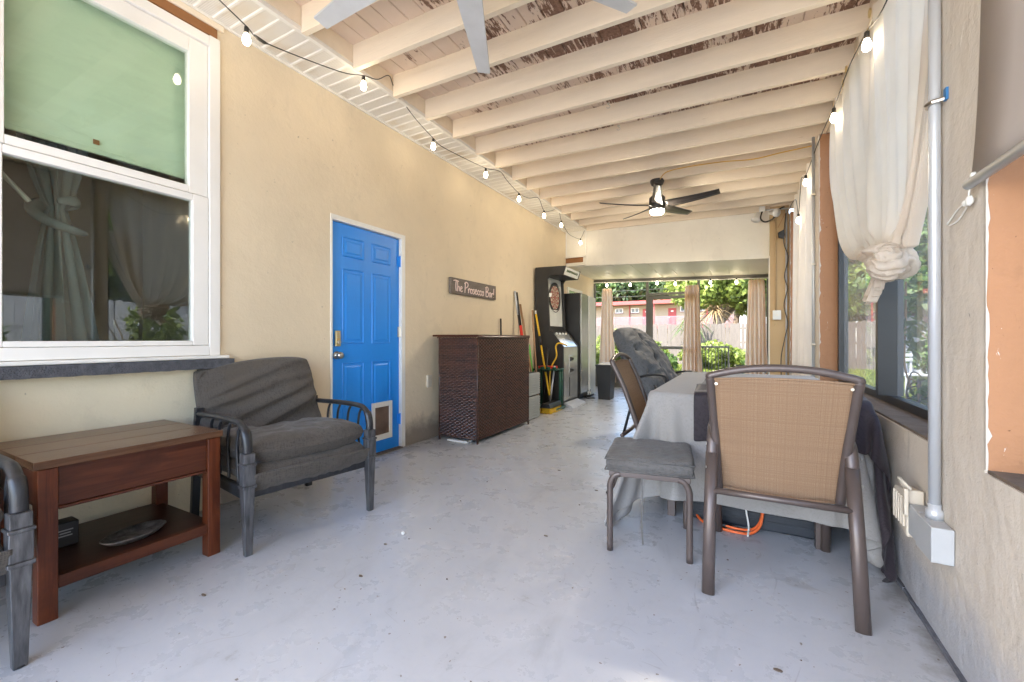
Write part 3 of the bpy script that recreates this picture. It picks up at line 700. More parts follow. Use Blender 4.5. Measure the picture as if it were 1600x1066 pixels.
# ------------------------------------------------------------------ block wall on the right
BW = thing('block_wall', 'painted concrete block wall with window openings and orange reveals', 'wall', (RX + .1, 3, 0))
def bw(y0, y1, z0, z1, x0=RX, x1=.80, m=MT['block'], name='wall_section'): return wbox(name, m, BW, x0, x1, y0, y1, z0, z1)
bw(-3, 7.6, 0, .68); bw(1.70, 2.12, .68, 2.898); bw(4.665, 5.05, .68, 2.898); bw(7.31, 7.6, .68, 2.898); bw(-1.4, -.6, .68, 2.898)
for (a, b) in ((-.6, 1.70), (2.12, 4.665), (5.05, 7.31)): bw(a, b, .676, .690, x0=RX + .006, x1=.82, m=MT['brown_sill'] if 'brown_sill' in MT else MT['bark'], name='sill')
bw(-.597, -.59, .69, 2.89, m=MT['orange'], name='reveal')
def jag(y, ydir, z0, z1, seedv):
    # orange reveal face plus a ragged painted edge of wall paint that laps round the corner
    random.seed(seedv)
    bw(y - .006 if ydir < 0 else y, y if ydir < 0 else y + .006, z0, z1, x0=RX + .002, x1=.80, m=MT['orange'], name='reveal')
    m = MB(); n = 90; yy = y - .0085 * (1 if ydir < 0 else -1); pw = .004
    for i in range(n):
        za = z0 + (z1 - z0) * i / n; zb = z0 + (z1 - z0) * (i + 1) / n; nw = .0045 + .006 * mnoise.noise((za * 9, seedv, 0)) + (random.uniform(0, .010) if random.random() < .12 else random.uniform(-.002, .002)); nw = max(.0005, nw)
        m.add([(RX, yy, za), (RX + pw, yy, za), (RX + nw, yy, zb), (RX, yy, zb)], [(0, 1, 2, 3)])
        m.add([(RX, yy, za), (RX, y + .002, za), (RX, y + .002, zb), (RX, yy, zb)], [(0, 1, 2, 3)])
        pw = nw
    m.build('ragged_paint_edge', MT['block'], BW, local=False)
jag(1.70, -1, .69, 2.89, 3); jag(4.665, -1, .69, 2.89, 5); jag(7.31, -1, .69, 2.89, 9)
# plaster seam and skirting strip
sk = MB(); pz = 0
for i in range(120):
    y0 = -1 + i * .07; z = .014 + .006 * mnoise.noise((i * .7, 2, 0)); xw = .012 + .006 * mnoise.noise((i * .5, 7, 0))
    sk.box(RX - xw, RX + .001, y0, y0 + .07, .0005, z)
sk.build('floor_edge_strip', simple('grey_blue_floor_edge', (.12, .125, .145), .7, .3, 20, .5, 50), BW, local=False)
# end pier facing the camera
EP = thing('end_pier', 'tan pier at the end of the block wall carrying switch and cables', 'pier', (.48, 7.5, 0))
wbox('pier_face', MT['tan'], EP, .362, .602, 7.42, 7.56, 0, 3.03); wbox('pier_edge', MT['header'], EP, .352, .3615, 7.43, 7.66, 0, 2.3)
wbox('side_wall', MT['tan'], EP, .45, .60, 7.665, 9.3, 0, 2.28)

# windows in the block wall
def win_unit(y0, y1, posts, lab, pane=MT['plastic_pane']):
    t = thing('window_frame', lab, 'window', (.76, (y0 + y1) / 2, .69))
    wbox('bottom_rail', MT['black_frame'], t, .74, .79, y0, y1, .691, .735, .002)
    wbox('top_rail', MT['black_frame'], t, .74, .79, y0, y1, 2.85, 2.895, .002)
    wbox('stile', MT['black_frame'], t, .735, .80, y1 - .055, y1 - .008, .736, 2.849, .002); wbox('stile', MT['black_frame'], t, .735, .80, y0 + .003, y0 + .04, .736, 2.849, .002)
    e = [y0 + .04]
    for p in posts:
        wbox('post', MT['black_frame'], t, .685, .80, p, p + .045, .736 if False else .7355, 2.849, .002); wbox('post_strip', MT['whiteplastic'], t, .74, .79, p + .046, p + .056, .736, 2.849); e += [p, p + .056]
    e.append(y1 - .055)
    for k in range(0, len(e), 2): wbox('pane', pane, t, .770, .773, e[k], e[k + 1], .736, 2.849)
    return t
win_unit(2.13, 4.655, [3.16], 'black framed clear vinyl window behind the knotted curtain')
win_unit(5.06, 7.30, [6.15], 'black framed window behind the hanging cream curtain near the pier')
win_unit(-.58, 1.69, [.5], 'black framed window behind the taupe roller shade')

# ------------------------------------------------------------------ screen room at the far end
SR = thing('pan_roof', 'white aluminium pan roof over the far screen room', 'roof', (-1.2, 8.5, 2.3))
for k in range(12):
    x0 = -3.0 + k * .31; x1 = x0 + .30
    def zz(x, y): return (2.43 - .0345 * (x + 2.94)) - .02 * (y - 7.67)
    m = MB(); y0, y1 = 7.67, 9.5
    m.add([(x0, y0, zz(x0, y0)), (x1, y0, zz(x1, y0)), (x1, y1, zz(x1, y1)), (x0, y1, zz(x0, y1)), (x0, y0, zz(x0, y0) + .05), (x1, y0, zz(x1, y0) + .05), (x1, y1, zz(x1, y1) + .05), (x0, y1, zz(x0, y1) + .05)],
          [(0, 3, 2, 1), (4, 5, 6, 7), (0, 1, 5, 4), (1, 2, 6, 5), (2, 3, 7, 6), (3, 0, 4, 7)])
    m.build('roof_panel', MT['pan_roof'], SR, local=False)
    MB().box(x0 - .01, x0, 7.67, 9.5, zz(x0, 8) - .003, zz(x0, 8) + .04).build('roof_seam', MT['pan_roof'], SR, local=False)
SW = thing('screen_wall', 'bronze framed insect screen wall with a middle door bay at the far end', 'screen', (-1.2, 9.32, 0))
def sw(n, x0, x1, z0, z1, y0=9.29, y1=9.34, m=MT['bronze_alu']): return wbox(n, m, SW, x0, x1, y0, y1, z0, z1, .002)
MB().prism([(-2.94, 2.335), (.45, 2.215), (.45, 2.275), (-2.94, 2.39)], 'y', 9.29, 9.34).build('top_rail', MT['bronze_alu'], SW, local=False)
MB().prism([(-2.94, 2.318), (.45, 2.198), (.45, 2.213), (-2.94, 2.333)], 'y', 9.295, 9.33).build('trim_strip', MT['white_trim'], SW, local=False)
sw('post', -2.94, -2.90, 0, 2.30); sw('post', -1.80, -1.745, 0, 2.27); sw('post', -.80, -.75, 0, 2.24); sw('post', .40, .448, 0, 2.19)
dr = MB(); dr.box(-1.744, -1.66, 9.30, 9.33, .02, 1.96); dr.box(-.86, -.801, 9.30, 9.33, .02, 1.96); dr.box(-1.66, -.86, 9.30, 9.33, 1.90, 1.96); dr.box(-1.66, -.86, 9.30, 9.33, .85, .91); dr.box(-1.66, -.86, 9.30, 9.33, .02, .10)
dr.build('screen_door', MT['bronze_alu'], SW, bevel=.002, local=False)
sw('transom', -1.744, -.801, 1.975, 2.03)
for (a, b) in ((-2.90, -1.80), (-.75, .40)): sw('base_rail', a, b, .0, .05); sw('kick_rail', a, b, .36, .40); sw('kick_panel', a, b, .05, .36, 9.305, 9.315)
sw('kick_panel', -1.66, -.86, .10, .38, 9.31, 9.318)
for (a, b, c_, d) in ((-2.90, -1.80, .40, 2.31), (-1.744, -.80, 2.03, 2.26), (-1.66, -.86, .91, 1.90), (-1.66, -.86, .38, .85), (-.75, .40, .40, 2.2)):
    MB().add([(a, 9.32, c_), (b, 9.32, c_), (b, 9.32, d), (a, 9.32, d)], [(0, 1, 2, 3)]).build('screen_mesh', MT['screen'], SW, local=False)

# ------------------------------------------------------------------ curtains
def drape(name, lab, mat, x0, x1, y, z1, z0, folds=6, amp=.035, taper=.0, group=None, gath=1.0, top=None):
    t = thing(name, lab, 'curtain', ((x0 + x1) / 2, y, z0), group=group)
    def fn(u, v):
        k = top + (1 - top) * v ** .6 if top else 1
        xc = (x0 + x1) / 2; x = xc + (x0 + u * (x1 - x0) - xc) * k
        a = amp * (.6 + .5 * v)
        return (x + .008 * math.sin(v * 5 + u * 9), y + a * math.sin(u * folds * 2 * PI + .7 * math.sin(v * 3)) + .01 * math.sin(u * folds * 5 * PI + v * 2), z1 + (z0 - z1) * v)
    MB().grid(fn, folds * 14, 24).build('curtain_cloth', mat, t, smooth=True, local=False)
    for k in range(folds):
        u = (k + .25) / folds; p = fn(u, .02)
        pts = [(p[0] + .0, p[1] + .018 * math.cos(a), p[2] + .005 + .018 * math.sin(a)) for a in [q * 2 * PI / 10 for q in range(11)]]
        MB().tube(pts, .0035, 5).build('grommet', MT['brass'], t, local=False)
    return t
drape('screen_curtain', 'tan curtain hanging beside the left post of the far screen', MT['drape_far'], -2.80, -2.43, 9.20, 2.17, .12, 4, .05, top=.55)
drape('screen_curtain', 'tan curtain hanging before the middle post of the far screen', MT['drape_far'], -1.08, -.70, 9.20, 2.14, .16, 5, .05, top=.62)
drape('screen_curtain', 'tan curtain hanging beside the tan pier at the right end of the far screen', MT['drape_far'], .04, .42, 9.20, 2.18, .16, 5, .05, top=.66)
# curtain 2: long curtain along the block wall
c2 = thing('long_curtain', 'long cream curtain hanging straight along the block wall beyond the orange reveal', 'curtain', (.6, 6, .3))
def c2f(u, v):
    y = 5.15 + u * 1.62; a = .045 * (.7 + .5 * v)
    lift = .32 * max(0, 1 - abs(u - .93) / .12) * (1 - v)
    return (.615 + a * math.sin(u * 9 * 2 * PI + .5 * math.sin(v * 3)) + .012 * math.sin(u * 40), y, 2.86 - 2.5 * v - lift * 0)
MB().grid(c2f, 150, 26).build('curtain_cloth', MT['drape'], c2, smooth=True, local=False)
# curtain 1: gathered into a knot
c1 = thing('knotted_curtain', 'cream curtain tied in a big knot before the black framed window', 'curtain', (.64, 2.9, 1.3))
still('curtain_cloth', CUR_V, CUR_F, MT['drape'], c1)
def c1b(u, v):
    # second layer falling from the near edge towards the back of the knot
    y = (2.36 - .30 * u) * (1 - v ** 1.3) + (KY - .04 - .10 * u) * v ** 1.3; z = 2.35 + (KZ + .03 - 2.35) * v
    return (.70 - .06 * v + .022 * math.sin(u * 5 * 2 * PI + v), y, z)
MB().grid(c1b, 70, 30).build('curtain_cloth', MT['drape'], c1, smooth=True, local=False)
for k in range(12):
    gm = MB(); p = CUR_V[(150 + 1) * 1 + 6 + 12 * k]; c_ = Vector((p[0] - .012, p[1], p[2] - .015))
    gm.tube([(c_.x, c_.y + .021 * math.cos(a), c_.z + .021 * math.sin(a)) for a in [q * 2 * PI / 12 for q in range(13)]], .0045, 6)
    gm.build('grommet', MT['brass'], c1, local=False)
# knot: a folded core with wrapped bands
def kcore(c, r, seed, fr, amp, tilt, nu=140, nv=110):
    def fn(u, v):
        a = u * 2 * PI; b = v * PI; d = Vector((math.sin(b) * math.cos(a), math.sin(b) * math.sin(a), math.cos(b)))
        q = Vector((d.x * .9 + seed, d.y * .9, d.z * .9)); ph = fr * (d.z * math.cos(tilt) + d.y * math.sin(tilt) + .55 * mnoise.noise(q * 1.2))
        k = 1 + amp * (abs(math.sin(ph)) - .55) + .20 * mnoise.noise(q * 1.5) + .03 * mnoise.noise(q * 9)
        return (c[0] + d.x * r[0] * k, c[1] + d.y * r[1] * k, c[2] + d.z * r[2] * k)
    return MB().grid(fn, nu, nv)
kcore((KX, KY, KZ - .02), (.085, .125, .085), 2.0, 7.5, .22, .9).build('curtain_knot', MT['drape'], c1, smooth=True, local=False)
kcore((KX - .035, KY - .085, KZ - .03), (.060, .075, .070), 5.1, 6.0, .24, -.5).build('knot_fold', MT['drape'], c1, smooth=True, local=False)
kcore((KX - .03, KY + .02, KZ + .035), (.075, .135, .035), 7.7, 4.0, .30, 1.35).build('knot_fold', MT['drape'], c1, smooth=True, local=False)
kcore((KX - .03, KY + .115, KZ + .02), (.045, .045, .030), 9.2, 4.0, .30, .3).build('knot_fold', MT['drape'], c1, smooth=True, local=False)
def ktail(u, v):
    y = KY + .01 + .11 * v + (u - .5) * (.10 + .04 * v); z = KZ - .06 - .115 * v - .02 * math.cos(u * PI * 2) * v
    return (KX - .035 + .018 * math.sin(u * 3.2 * 2 * PI + v * 2) - .02 * v, y, z)
MB().grid(ktail, 50, 24).build('knot_tail', MT['drape'], c1, smooth=True, local=False, solid=.004)
def ktail2(u, v):
    y = KY - .03 + .05 * v + (u - .5) * .09; z = KZ - .08 - .07 * v + .02 * math.sin(u * 7)
    return (KX - .045 + .016 * math.sin(u * 2.4 * 2 * PI), y, z)
MB().grid(ktail2, 40, 16).build('knot_tail', MT['drape'], c1, smooth=True, local=False, solid=.004)
cr = MB().tube([(.655, y, 2.885 + .004 * math.sin(y * 7)) for y in np.linspace(2.1, 7.3, 40)], .006, 6)
tag(cr.build('curtain_cable', MT['nickel']), 'thin steel cable along the wall plate that carries the cream curtains', 'cable')
# roller shade
rs = thing('roller_shade', 'taupe roller shade lowered over the nearest opening with grey bottom tube', 'blind', (.62, .5, 1.5))
def rsf(u, v): return (.585 + .05 * (1 - v) + .004 * math.sin(v * 9 + u * 5), 1.725 - .04 * (1 - v) - u * 2.2, 2.86 - (2.86 - 1.525) * v)
MB().grid(rsf, 12, 20).build('shade_fabric', MT['shade'], rs, smooth=True, local=False, solid=.002)
MB().tube([(.583, 1.735, 1.512), (.583, -.5, 1.512)], .014, 14).build('bottom_tube', MT['conduit'], rs, smooth=True, local=False)
tie = MB(); tie.tube(bez([(.585, 1.735, 1.50), (.59, 1.76, 1.465), (.598, 1.80, 1.475), (.600, 1.86, 1.470), (.597, 1.93, 1.44)], 6), .0025, 6)
tie.tube(bez([(.59, 1.76, 1.47), (.598, 1.80, 1.455), (.600, 1.86, 1.435), (.597, 1.91, 1.432)], 6), .0025, 6)
tie.lathe([(.004, -.006), (.014, -.003), (.016, .004), (.008, .010)], (.586, 1.745, 1.468), 12, axis='x'); tie.lathe([(.004, -.006), (.009, -.003), (.01, .004), (.004, .008)], (.588, 1.775, 1.468), 10, axis='x')
tie.lathe([(.003, -.006), (.008, -.003), (.009, .004), (.004, .008)], (.58, 1.70, 1.53), 10, axis='x')
tie.build('tie_cord', MT['whiteplastic'], rs, smooth=True, local=False)

# ------------------------------------------------------------------ conduits, outlet boxes
cd = thing('conduit', 'long grey conduit running down the block pier to a double outlet box', 'conduit', (.58, 1.98, .4))
MB().tube([(.583, 1.985, .46), (.583, 1.985, 2.95)], .0165, 16).build('pipe', MT['conduit'], cd, smooth=True, local=False)
MB().lathe([(.024, 0), (.024, .028), (.018, .032), (.018, .05)], (.583, 1.985, .442), 16).build('coupling', MT['conduit'], cd, smooth=True, local=False)
st = MB(); st.tube([(.602, 2.03, 1.87), (.57, 2.01, 1.87), (.562, 1.985, 1.87), (.57, 1.96, 1.87), (.602, 1.95, 1.87)], .007, 6)
st.build('strap', MT['nickel'], cd, local=False)
st2 = MB(); st2.box(.596, .603, 1.935, 1.955, 1.86, 1.90); st2.build('strap_tape', simple('blue_tape', (.03, .15, .35), .5), cd, local=False)
ob = thing('outlet_box', 'grey and beige weatherproof outlet boxes low on the block wall', 'outlet', (.58, 2.06, .32))
MB().box(.545, RX - .001, 1.885, 2.03, .325, .442).build('metal_box', MT['boxgrey'], ob, bevel=.004, local=False)
MB().box(.549, RX - .001, 2.034, 2.12, .33, .442).build('side_box', MT['boxgrey'], ob, bevel=.004, local=False)
oc = MB(); oc.prism([(2.125, .31), (2.28, .34), (2.29, .42), (2.27, .47), (2.13, .49)], 'x', .545, .60)
oc.build('beige_cover', MT['outlet_beige'], ob, bevel=.008, local=False)
rd = MB()
for k in range(5): rd.box(.538, .546, 2.14 + k * .028, 2.152 + k * .028, .345, .455)
rd.box(.533, .546, 2.10, 2.12, .40, .50); rd.build('cover_rib', MT['outlet_beige'], ob, bevel=.003, local=False)
MB().tube(bez([(.56, 2.13, .49), (.54, 2.15, .515), (.54, 2.19, .515), (.56, 2.21, .48)], 6), .006, 6).build('latch_loop', MT['outlet_beige'], ob, smooth=True, local=False)
cd2 = thing('conduit', 'thin grey conduit on the second block pier beside the orange reveal', 'conduit', (.59, 4.85, .7))
MB().tube([(.585, 4.85, .3), (.585, 4.85, 2.95)], .0135, 12).build('pipe', MT['conduit'], cd2, smooth=True, local=False)
for z in (1.0, 1.75, 2.4): MB().box(.572, .603, 4.82, 4.88, z, z + .02).build('strap', MT['nickel'], cd2, local=False, bevel=.003)
pk = thing('light_switch', 'pale switch box with conduit on the tan pier', 'switch', (.45, 7.41, 1.41))
MB().box(.395, .50, 7.37, 7.418, 1.345, 1.485).build('switch_plate', MT['whiteplastic'], pk, bevel=.006, local=False)
MB().tube([(.433, 7.40, 1.485), (.433, 7.40, 2.93)], .009, 8).build('pipe', MT['tan'], pk, smooth=True, local=False)
MB().box(.43, .465, 7.362, 7.369, 1.40, 1.43).build('toggle', MT['header'], pk, local=False, bevel=.002)
cb = thing('cable_run', 'black cable hanging down a pale pipe at the edge of the tan pier', 'cable', (.58, 7.38, 1))
MB().tube([(.565, 7.39, 0.02), (.565, 7.39, 2.95)], .012, 8).build('pipe', MT['conduit'], cb, smooth=True, local=False)
MB().tube(bez([(.56, 7.37, 2.9), (.53, 7.36, 2.5), (.585, 7.36, 2.25), (.54, 7.36, 1.98), (.575, 7.36, 1.8), (.535, 7.36, 1.55), (.58, 7.36, 1.3), (.55, 7.36, 1.1), (.50, 7.36, .8), (.50, 7.36, .5)], 8), .007, 6).build('cord', MT['rubber'], cb, smooth=True, local=False)
MB().prism([(.46, 2.62), (.535, 2.66), (.545, 2.58), (.53, 2.53), (.47, 2.55)], 'y', 7.33, 7.40).build('plug_clamp', MT['black'], cb, bevel=.006, local=False)
MB().tube([(.46, 7.38, 2.70), (.55, 7.38, 2.90)], .004, 6).build('wire', MT['orange'], cb, local=False)
# flood light
fdl = thing('flood_light', 'white twin head flood light under the last rafter beside the pier', 'light', (.25, 7.4, 2.95))
MB().box(.22, .30, 7.36, 7.44, 2.965, 3.045).build('mount', MT['whiteplastic'], fdl, bevel=.008, local=False)
def head(a, d, nm):
    a = Vector(a); d = Vector(d).normalized(); pr = [(.028, 0), (.032, .05), (.038, .07), (.062, .12), (.064, .13)]
    MB().tube([a + d * z for r, z in pr], [r for r, z in pr], 16).build(nm, MT['whiteplastic'], fdl, smooth=True, local=False)
head((.21, 7.37, 2.95), (-.3, -.35, -.9), 'lamp_head'); head((.36, 7.37, 2.93), (.5, -.6, -.2), 'lamp_head')
MB().tube(bez([(.26, 7.38, 2.97), (.24, 7.36, 2.86), (.30, 7.35, 2.80), (.40, 7.35, 2.84), (.47, 7.36, 2.96), (.54, 7.38, 3.0)], 6), .011, 8).build('flex_cord', MT['rubber'], fdl, smooth=True, local=False)
MB().tube([(.30, 7.41, 2.99), (.60, 7.41, 2.975)], .012, 8).build('feed_pipe', MT['conduit'], fdl, smooth=True, local=False)

# ------------------------------------------------------------------ fans
def blade(R0, R1, w0, w1, pitch, droop=0, th=.008):
    m = MB()
    def fn(u, v):
        r = R0 + (R1 - R0) * v; w_ = w0 + (w1 - w0) * v; y = (u - .5) * w_
        c_, s_ = math.cos(pitch), math.sin(pitch)
        return (r, y * c_, y * s_ - droop * v * v)
    return m.grid(fn, 3, 12)
f1 = thing('ceiling_fan', 'dark five blade ceiling fan with lit lamp below the far rafters', 'ceiling fan', (-.93, 5.5, 2.55))
def L1(z): return z - 2.55
MB().lathe([(.085, L1(3.03)), (.085, L1(3.01)), (.07, L1(2.975)), (.05, L1(2.96))], (0, 0, 0), 24).build('canopy', MT['blackpaint'], f1, smooth=True, bevel=.002)
MB().lathe([(.014, L1(2.84)), (.014, L1(3.0))], (0, 0, 0), 12).build('downrod', MT['blackpaint'], f1, smooth=True)
MB().lathe([(.03, L1(2.86)), (.06, L1(2.845)), (.095, L1(2.81)), (.10, L1(2.70)), (.085, L1(2.655))], (0, 0, 0), 28).build('motor_housing', MT['blackpaint'], f1, smooth=True, bevel=.002)
MB().lathe([(.083, L1(2.654)), (.084, L1(2.64)), (.07, L1(2.615)), (.03, L1(2.605))], (0, 0, 0), 24).build('lamp_lens', MT['lens'], f1, smooth=True)
for k in range(5):
    b = blade(.08, .71, .14, .08, math.radians(-22), -.03).build('fan_blade', MT['fan_dark'], f1, smooth=True, solid=.010); b.rotation_euler = (0, 0, math.radians(-8 + 72 * k)); b.location = (0, 0, L1(2.72))
f2 = thing('ceiling_fan', 'whitewashed ceiling fan right above the camera with only blade ends in view', 'ceiling fan', (-1.04, 1.43, 2.6))
MB().lathe([(.08, .45), (.08, .40), (.05, .36)], (0, 0, 0), 20).build('canopy', MT['fan_white'], f2, smooth=True, bevel=.002)
MB().lathe([(.014, .22), (.014, .40)], (0, 0, 0), 10).build('downrod', MT['fan_white'], f2, smooth=True)
MB().lathe([(.04, .24), (.11, .21), (.12, .10), (.08, .03), (.03, .01)], (0, 0, 0), 24).build('motor_housing', MT['fan_white'], f2, smooth=True, bevel=.002)
for k in range(6):
    b = blade(.10, .945, .155, .078, math.radians(9), .0).build('fan_blade', MT['fan_white'], f2, smooth=False, solid=.012); b.rotation_euler = (0, 0, math.radians(115 + 60 * k)); b.location = (0, 0, .15)

# ------------------------------------------------------------------ string lights and cords
def string_light(name, lab, cordpts, bulbs, r=.0035, tilt=(0, 0)):
    t = thing(name, lab, 'string lights', cordpts[0])
    MB().tube(bez(cordpts, 7), r, 6).build('cord', MT['rubber'], t, smooth=True, local=False)
    for (x, y, z) in bulbs:
        s = MB().lathe([(.007, .0), (.0125, -.006), (.0135, -.038), (.011, -.042)], (x, y, z), 12).build('socket', MT['rubber'], t, smooth=True, local=False)
        q = MB().lathe([(.010, -.042), (.014, -.052), (.0215, -.075), (.0215, -.088), (.015, -.104), (.004, -.110)], (x, y, z), 14).build('bulb', MT['bulb'], t, smooth=True, local=False)
    return t
string_light('string_light', 'string of lit bulbs looping along the soffit over the beige wall',
    [(-2.55, 1.0, 3.04), (-2.555, 1.3, 2.945), (-2.56, 1.455, 2.895), (-2.56, 1.53, 2.866), (-2.56, 1.75, 2.905), (-2.52, 2.10, 2.97), (-2.48, 2.26, 3.022), (-2.485, 2.40, 3.07), (-2.49, 2.53, 3.17), (-2.52, 2.63, 3.12),
     (-2.56, 2.90, 3.03), (-2.56, 3.172, 2.95), (-2.56, 3.30, 2.925), (-2.56, 3.7, 2.955), (-2.56, 4.104, 3.0), (-2.545, 4.40, 3.06), (-2.56, 4.6, 3.02), (-2.56, 4.92, 2.96), (-2.56, 5.2, 2.98), (-2.545, 5.49, 3.06), (-2.56, 5.715, 2.945),
     (-2.56, 6.0, 3.02), (-2.545, 6.231, 3.10), (-2.56, 6.393, 2.965), (-2.57, 6.707, 2.84), (-2.57, 7.0, 2.83), (-2.56, 7.315, 2.87), (-2.55, 7.5, 3.05)],
    [(-2.56, 1.455, 2.895), (-2.48, 2.26, 3.022), (-2.56, 3.172, 2.95), (-2.56, 4.104, 3.0), (-2.56, 4.92, 2.96), (-2.56, 5.715, 2.945), (-2.56, 6.393, 2.965), (-2.56, 7.315, 2.87)])
MB().tube([(-2.56, 1.50, 2.875), (-2.56, 1.52, 2.868), (-2.56, 1.56, 2.866), (-2.56, 1.585, 2.871)], [.004, .010, .010, .004], 8).build('cord_plug', MT['rubber'], bpy.data.objects['string_light'], smooth=True, local=False)
string_light('string_light', 'string of lit bulbs hanging along the curtain tops over the block wall',
    [(.62, 2.3, 2.80), (.60, 2.618, 2.66), (.595, 2.97, 2.735), (.61, 3.2, 2.80), (.61, 3.5, 2.83), (.595, 3.90, 2.77), (.61, 4.3, 2.84), (.60, 4.7, 2.83), (.56, 5.15, 2.705), (.55, 5.4, 2.76), (.56, 5.6, 2.72), (.55, 5.70, 2.46), (.56, 6.05, 2.71), (.56, 6.5, 2.8), (.57, 7.1, 2.85)],
    [(.595, 2.955, 2.735), (.595, 3.90, 2.77), (.56, 5.17, 2.71), (.55, 5.70, 2.46)])
string_light('string_light', 'string of lit bulbs hanging along the top rail of the far screen',
    [(-2.9, 9.15, 2.33), (-2.2, 9.16, 2.29), (-1.75, 9.16, 2.31), (-1.3, 9.16, 2.26), (-.78, 9.16, 2.27), (-.3, 9.16, 2.22), (.42, 9.16, 2.24)],
    [(-2.6, 9.15, 2.31), (-2.1, 9.16, 2.29), (-1.55, 9.16, 2.295), (-1.2, 9.16, 2.255), (-.55, 9.16, 2.245), (-.1, 9.16, 2.22)])
yc = MB().tube(bez([(-.88, 5.42, 3.01), (-.78, 5.23, 3.01), (-.55, 5.17, 3.005), (-.2, 5.19, 3.00), (.1, 5.26, 2.995), (.35, 5.20, 2.99), (.62, 5.15, 2.985)], 8), .0055, 6).build('extension_cord', MT['yellowcord'], smooth=True)
tag(yc, 'thin yellow cord running under the rafters from the dark ceiling fan', 'cord')
for i, (x, y, s) in enumerate(((-.98, 3.49, 'nearer'), (-1.0, 3.90, 'farther'))):
    h = MB(); h.tube(bez([(x, y, rz(x)), (x, y, 3.01), (x + .014, y, 2.995), (x + .014, y - .006, 2.98), (x, y - .01, 2.973), (x - .012, y - .01, 2.985)], 5), .0035, 6)
    h.lathe([(.012, .0), (.012, .006), (.006, .01)], (x, y, rz(x) - .008), 10)
    tag(h.build('ceiling_hook', MT['nickel'], smooth=True), '%s of the two small silver hooks screwed into rafter undersides' % s, 'hook')
random.seed(11)

# ------------------------------------------------------------------ cushions
def pillow(w_, h_, t_, seed=0, wr=.02, fr=3.0, nu=56, nv=48, tf=None, e=5, floor_=.18, ridges=None):
    """puffy pad: w along a, h along b, thickness along c; tf maps (a,b,c) to local space"""
    m = MB(); tf = tf or (lambda a, b, c: (a, b, c))
    def prof(s): return max(0.0, 1 - abs(s) ** e) ** .5
    for side in (1, -1):
        def fn(u, v):
            a = u * 2 - 1; b = v * 2 - 1
            # round the corners
            ca = a * (1 - .05 * b ** 4); cb = b * (1 - .05 * a ** 4)
            p = prof(a) * prof(b); q = Vector((a * fr * .6 + seed, b * fr, seed * 1.7 + side))
            n1 = mnoise.noise(q); n2 = 1 - abs(mnoise.noise(q * 1.9 + Vector((3, 0, 0)))) * 2; n3 = mnoise.noise(q * 5)
            d = (n1 * .9 + n2 * .8 + n3 * .3) * wr * p ** .6
            if ridges: d += ridges(a, b) * p
            c = side * (t_ / 2 * (floor_ + (1 - floor_) * p) if p > 0 else 0) + side * d
            return tf(ca * w_ / 2, cb * h_ / 2, c)
        m.grid(fn, nu, nv)
    return m

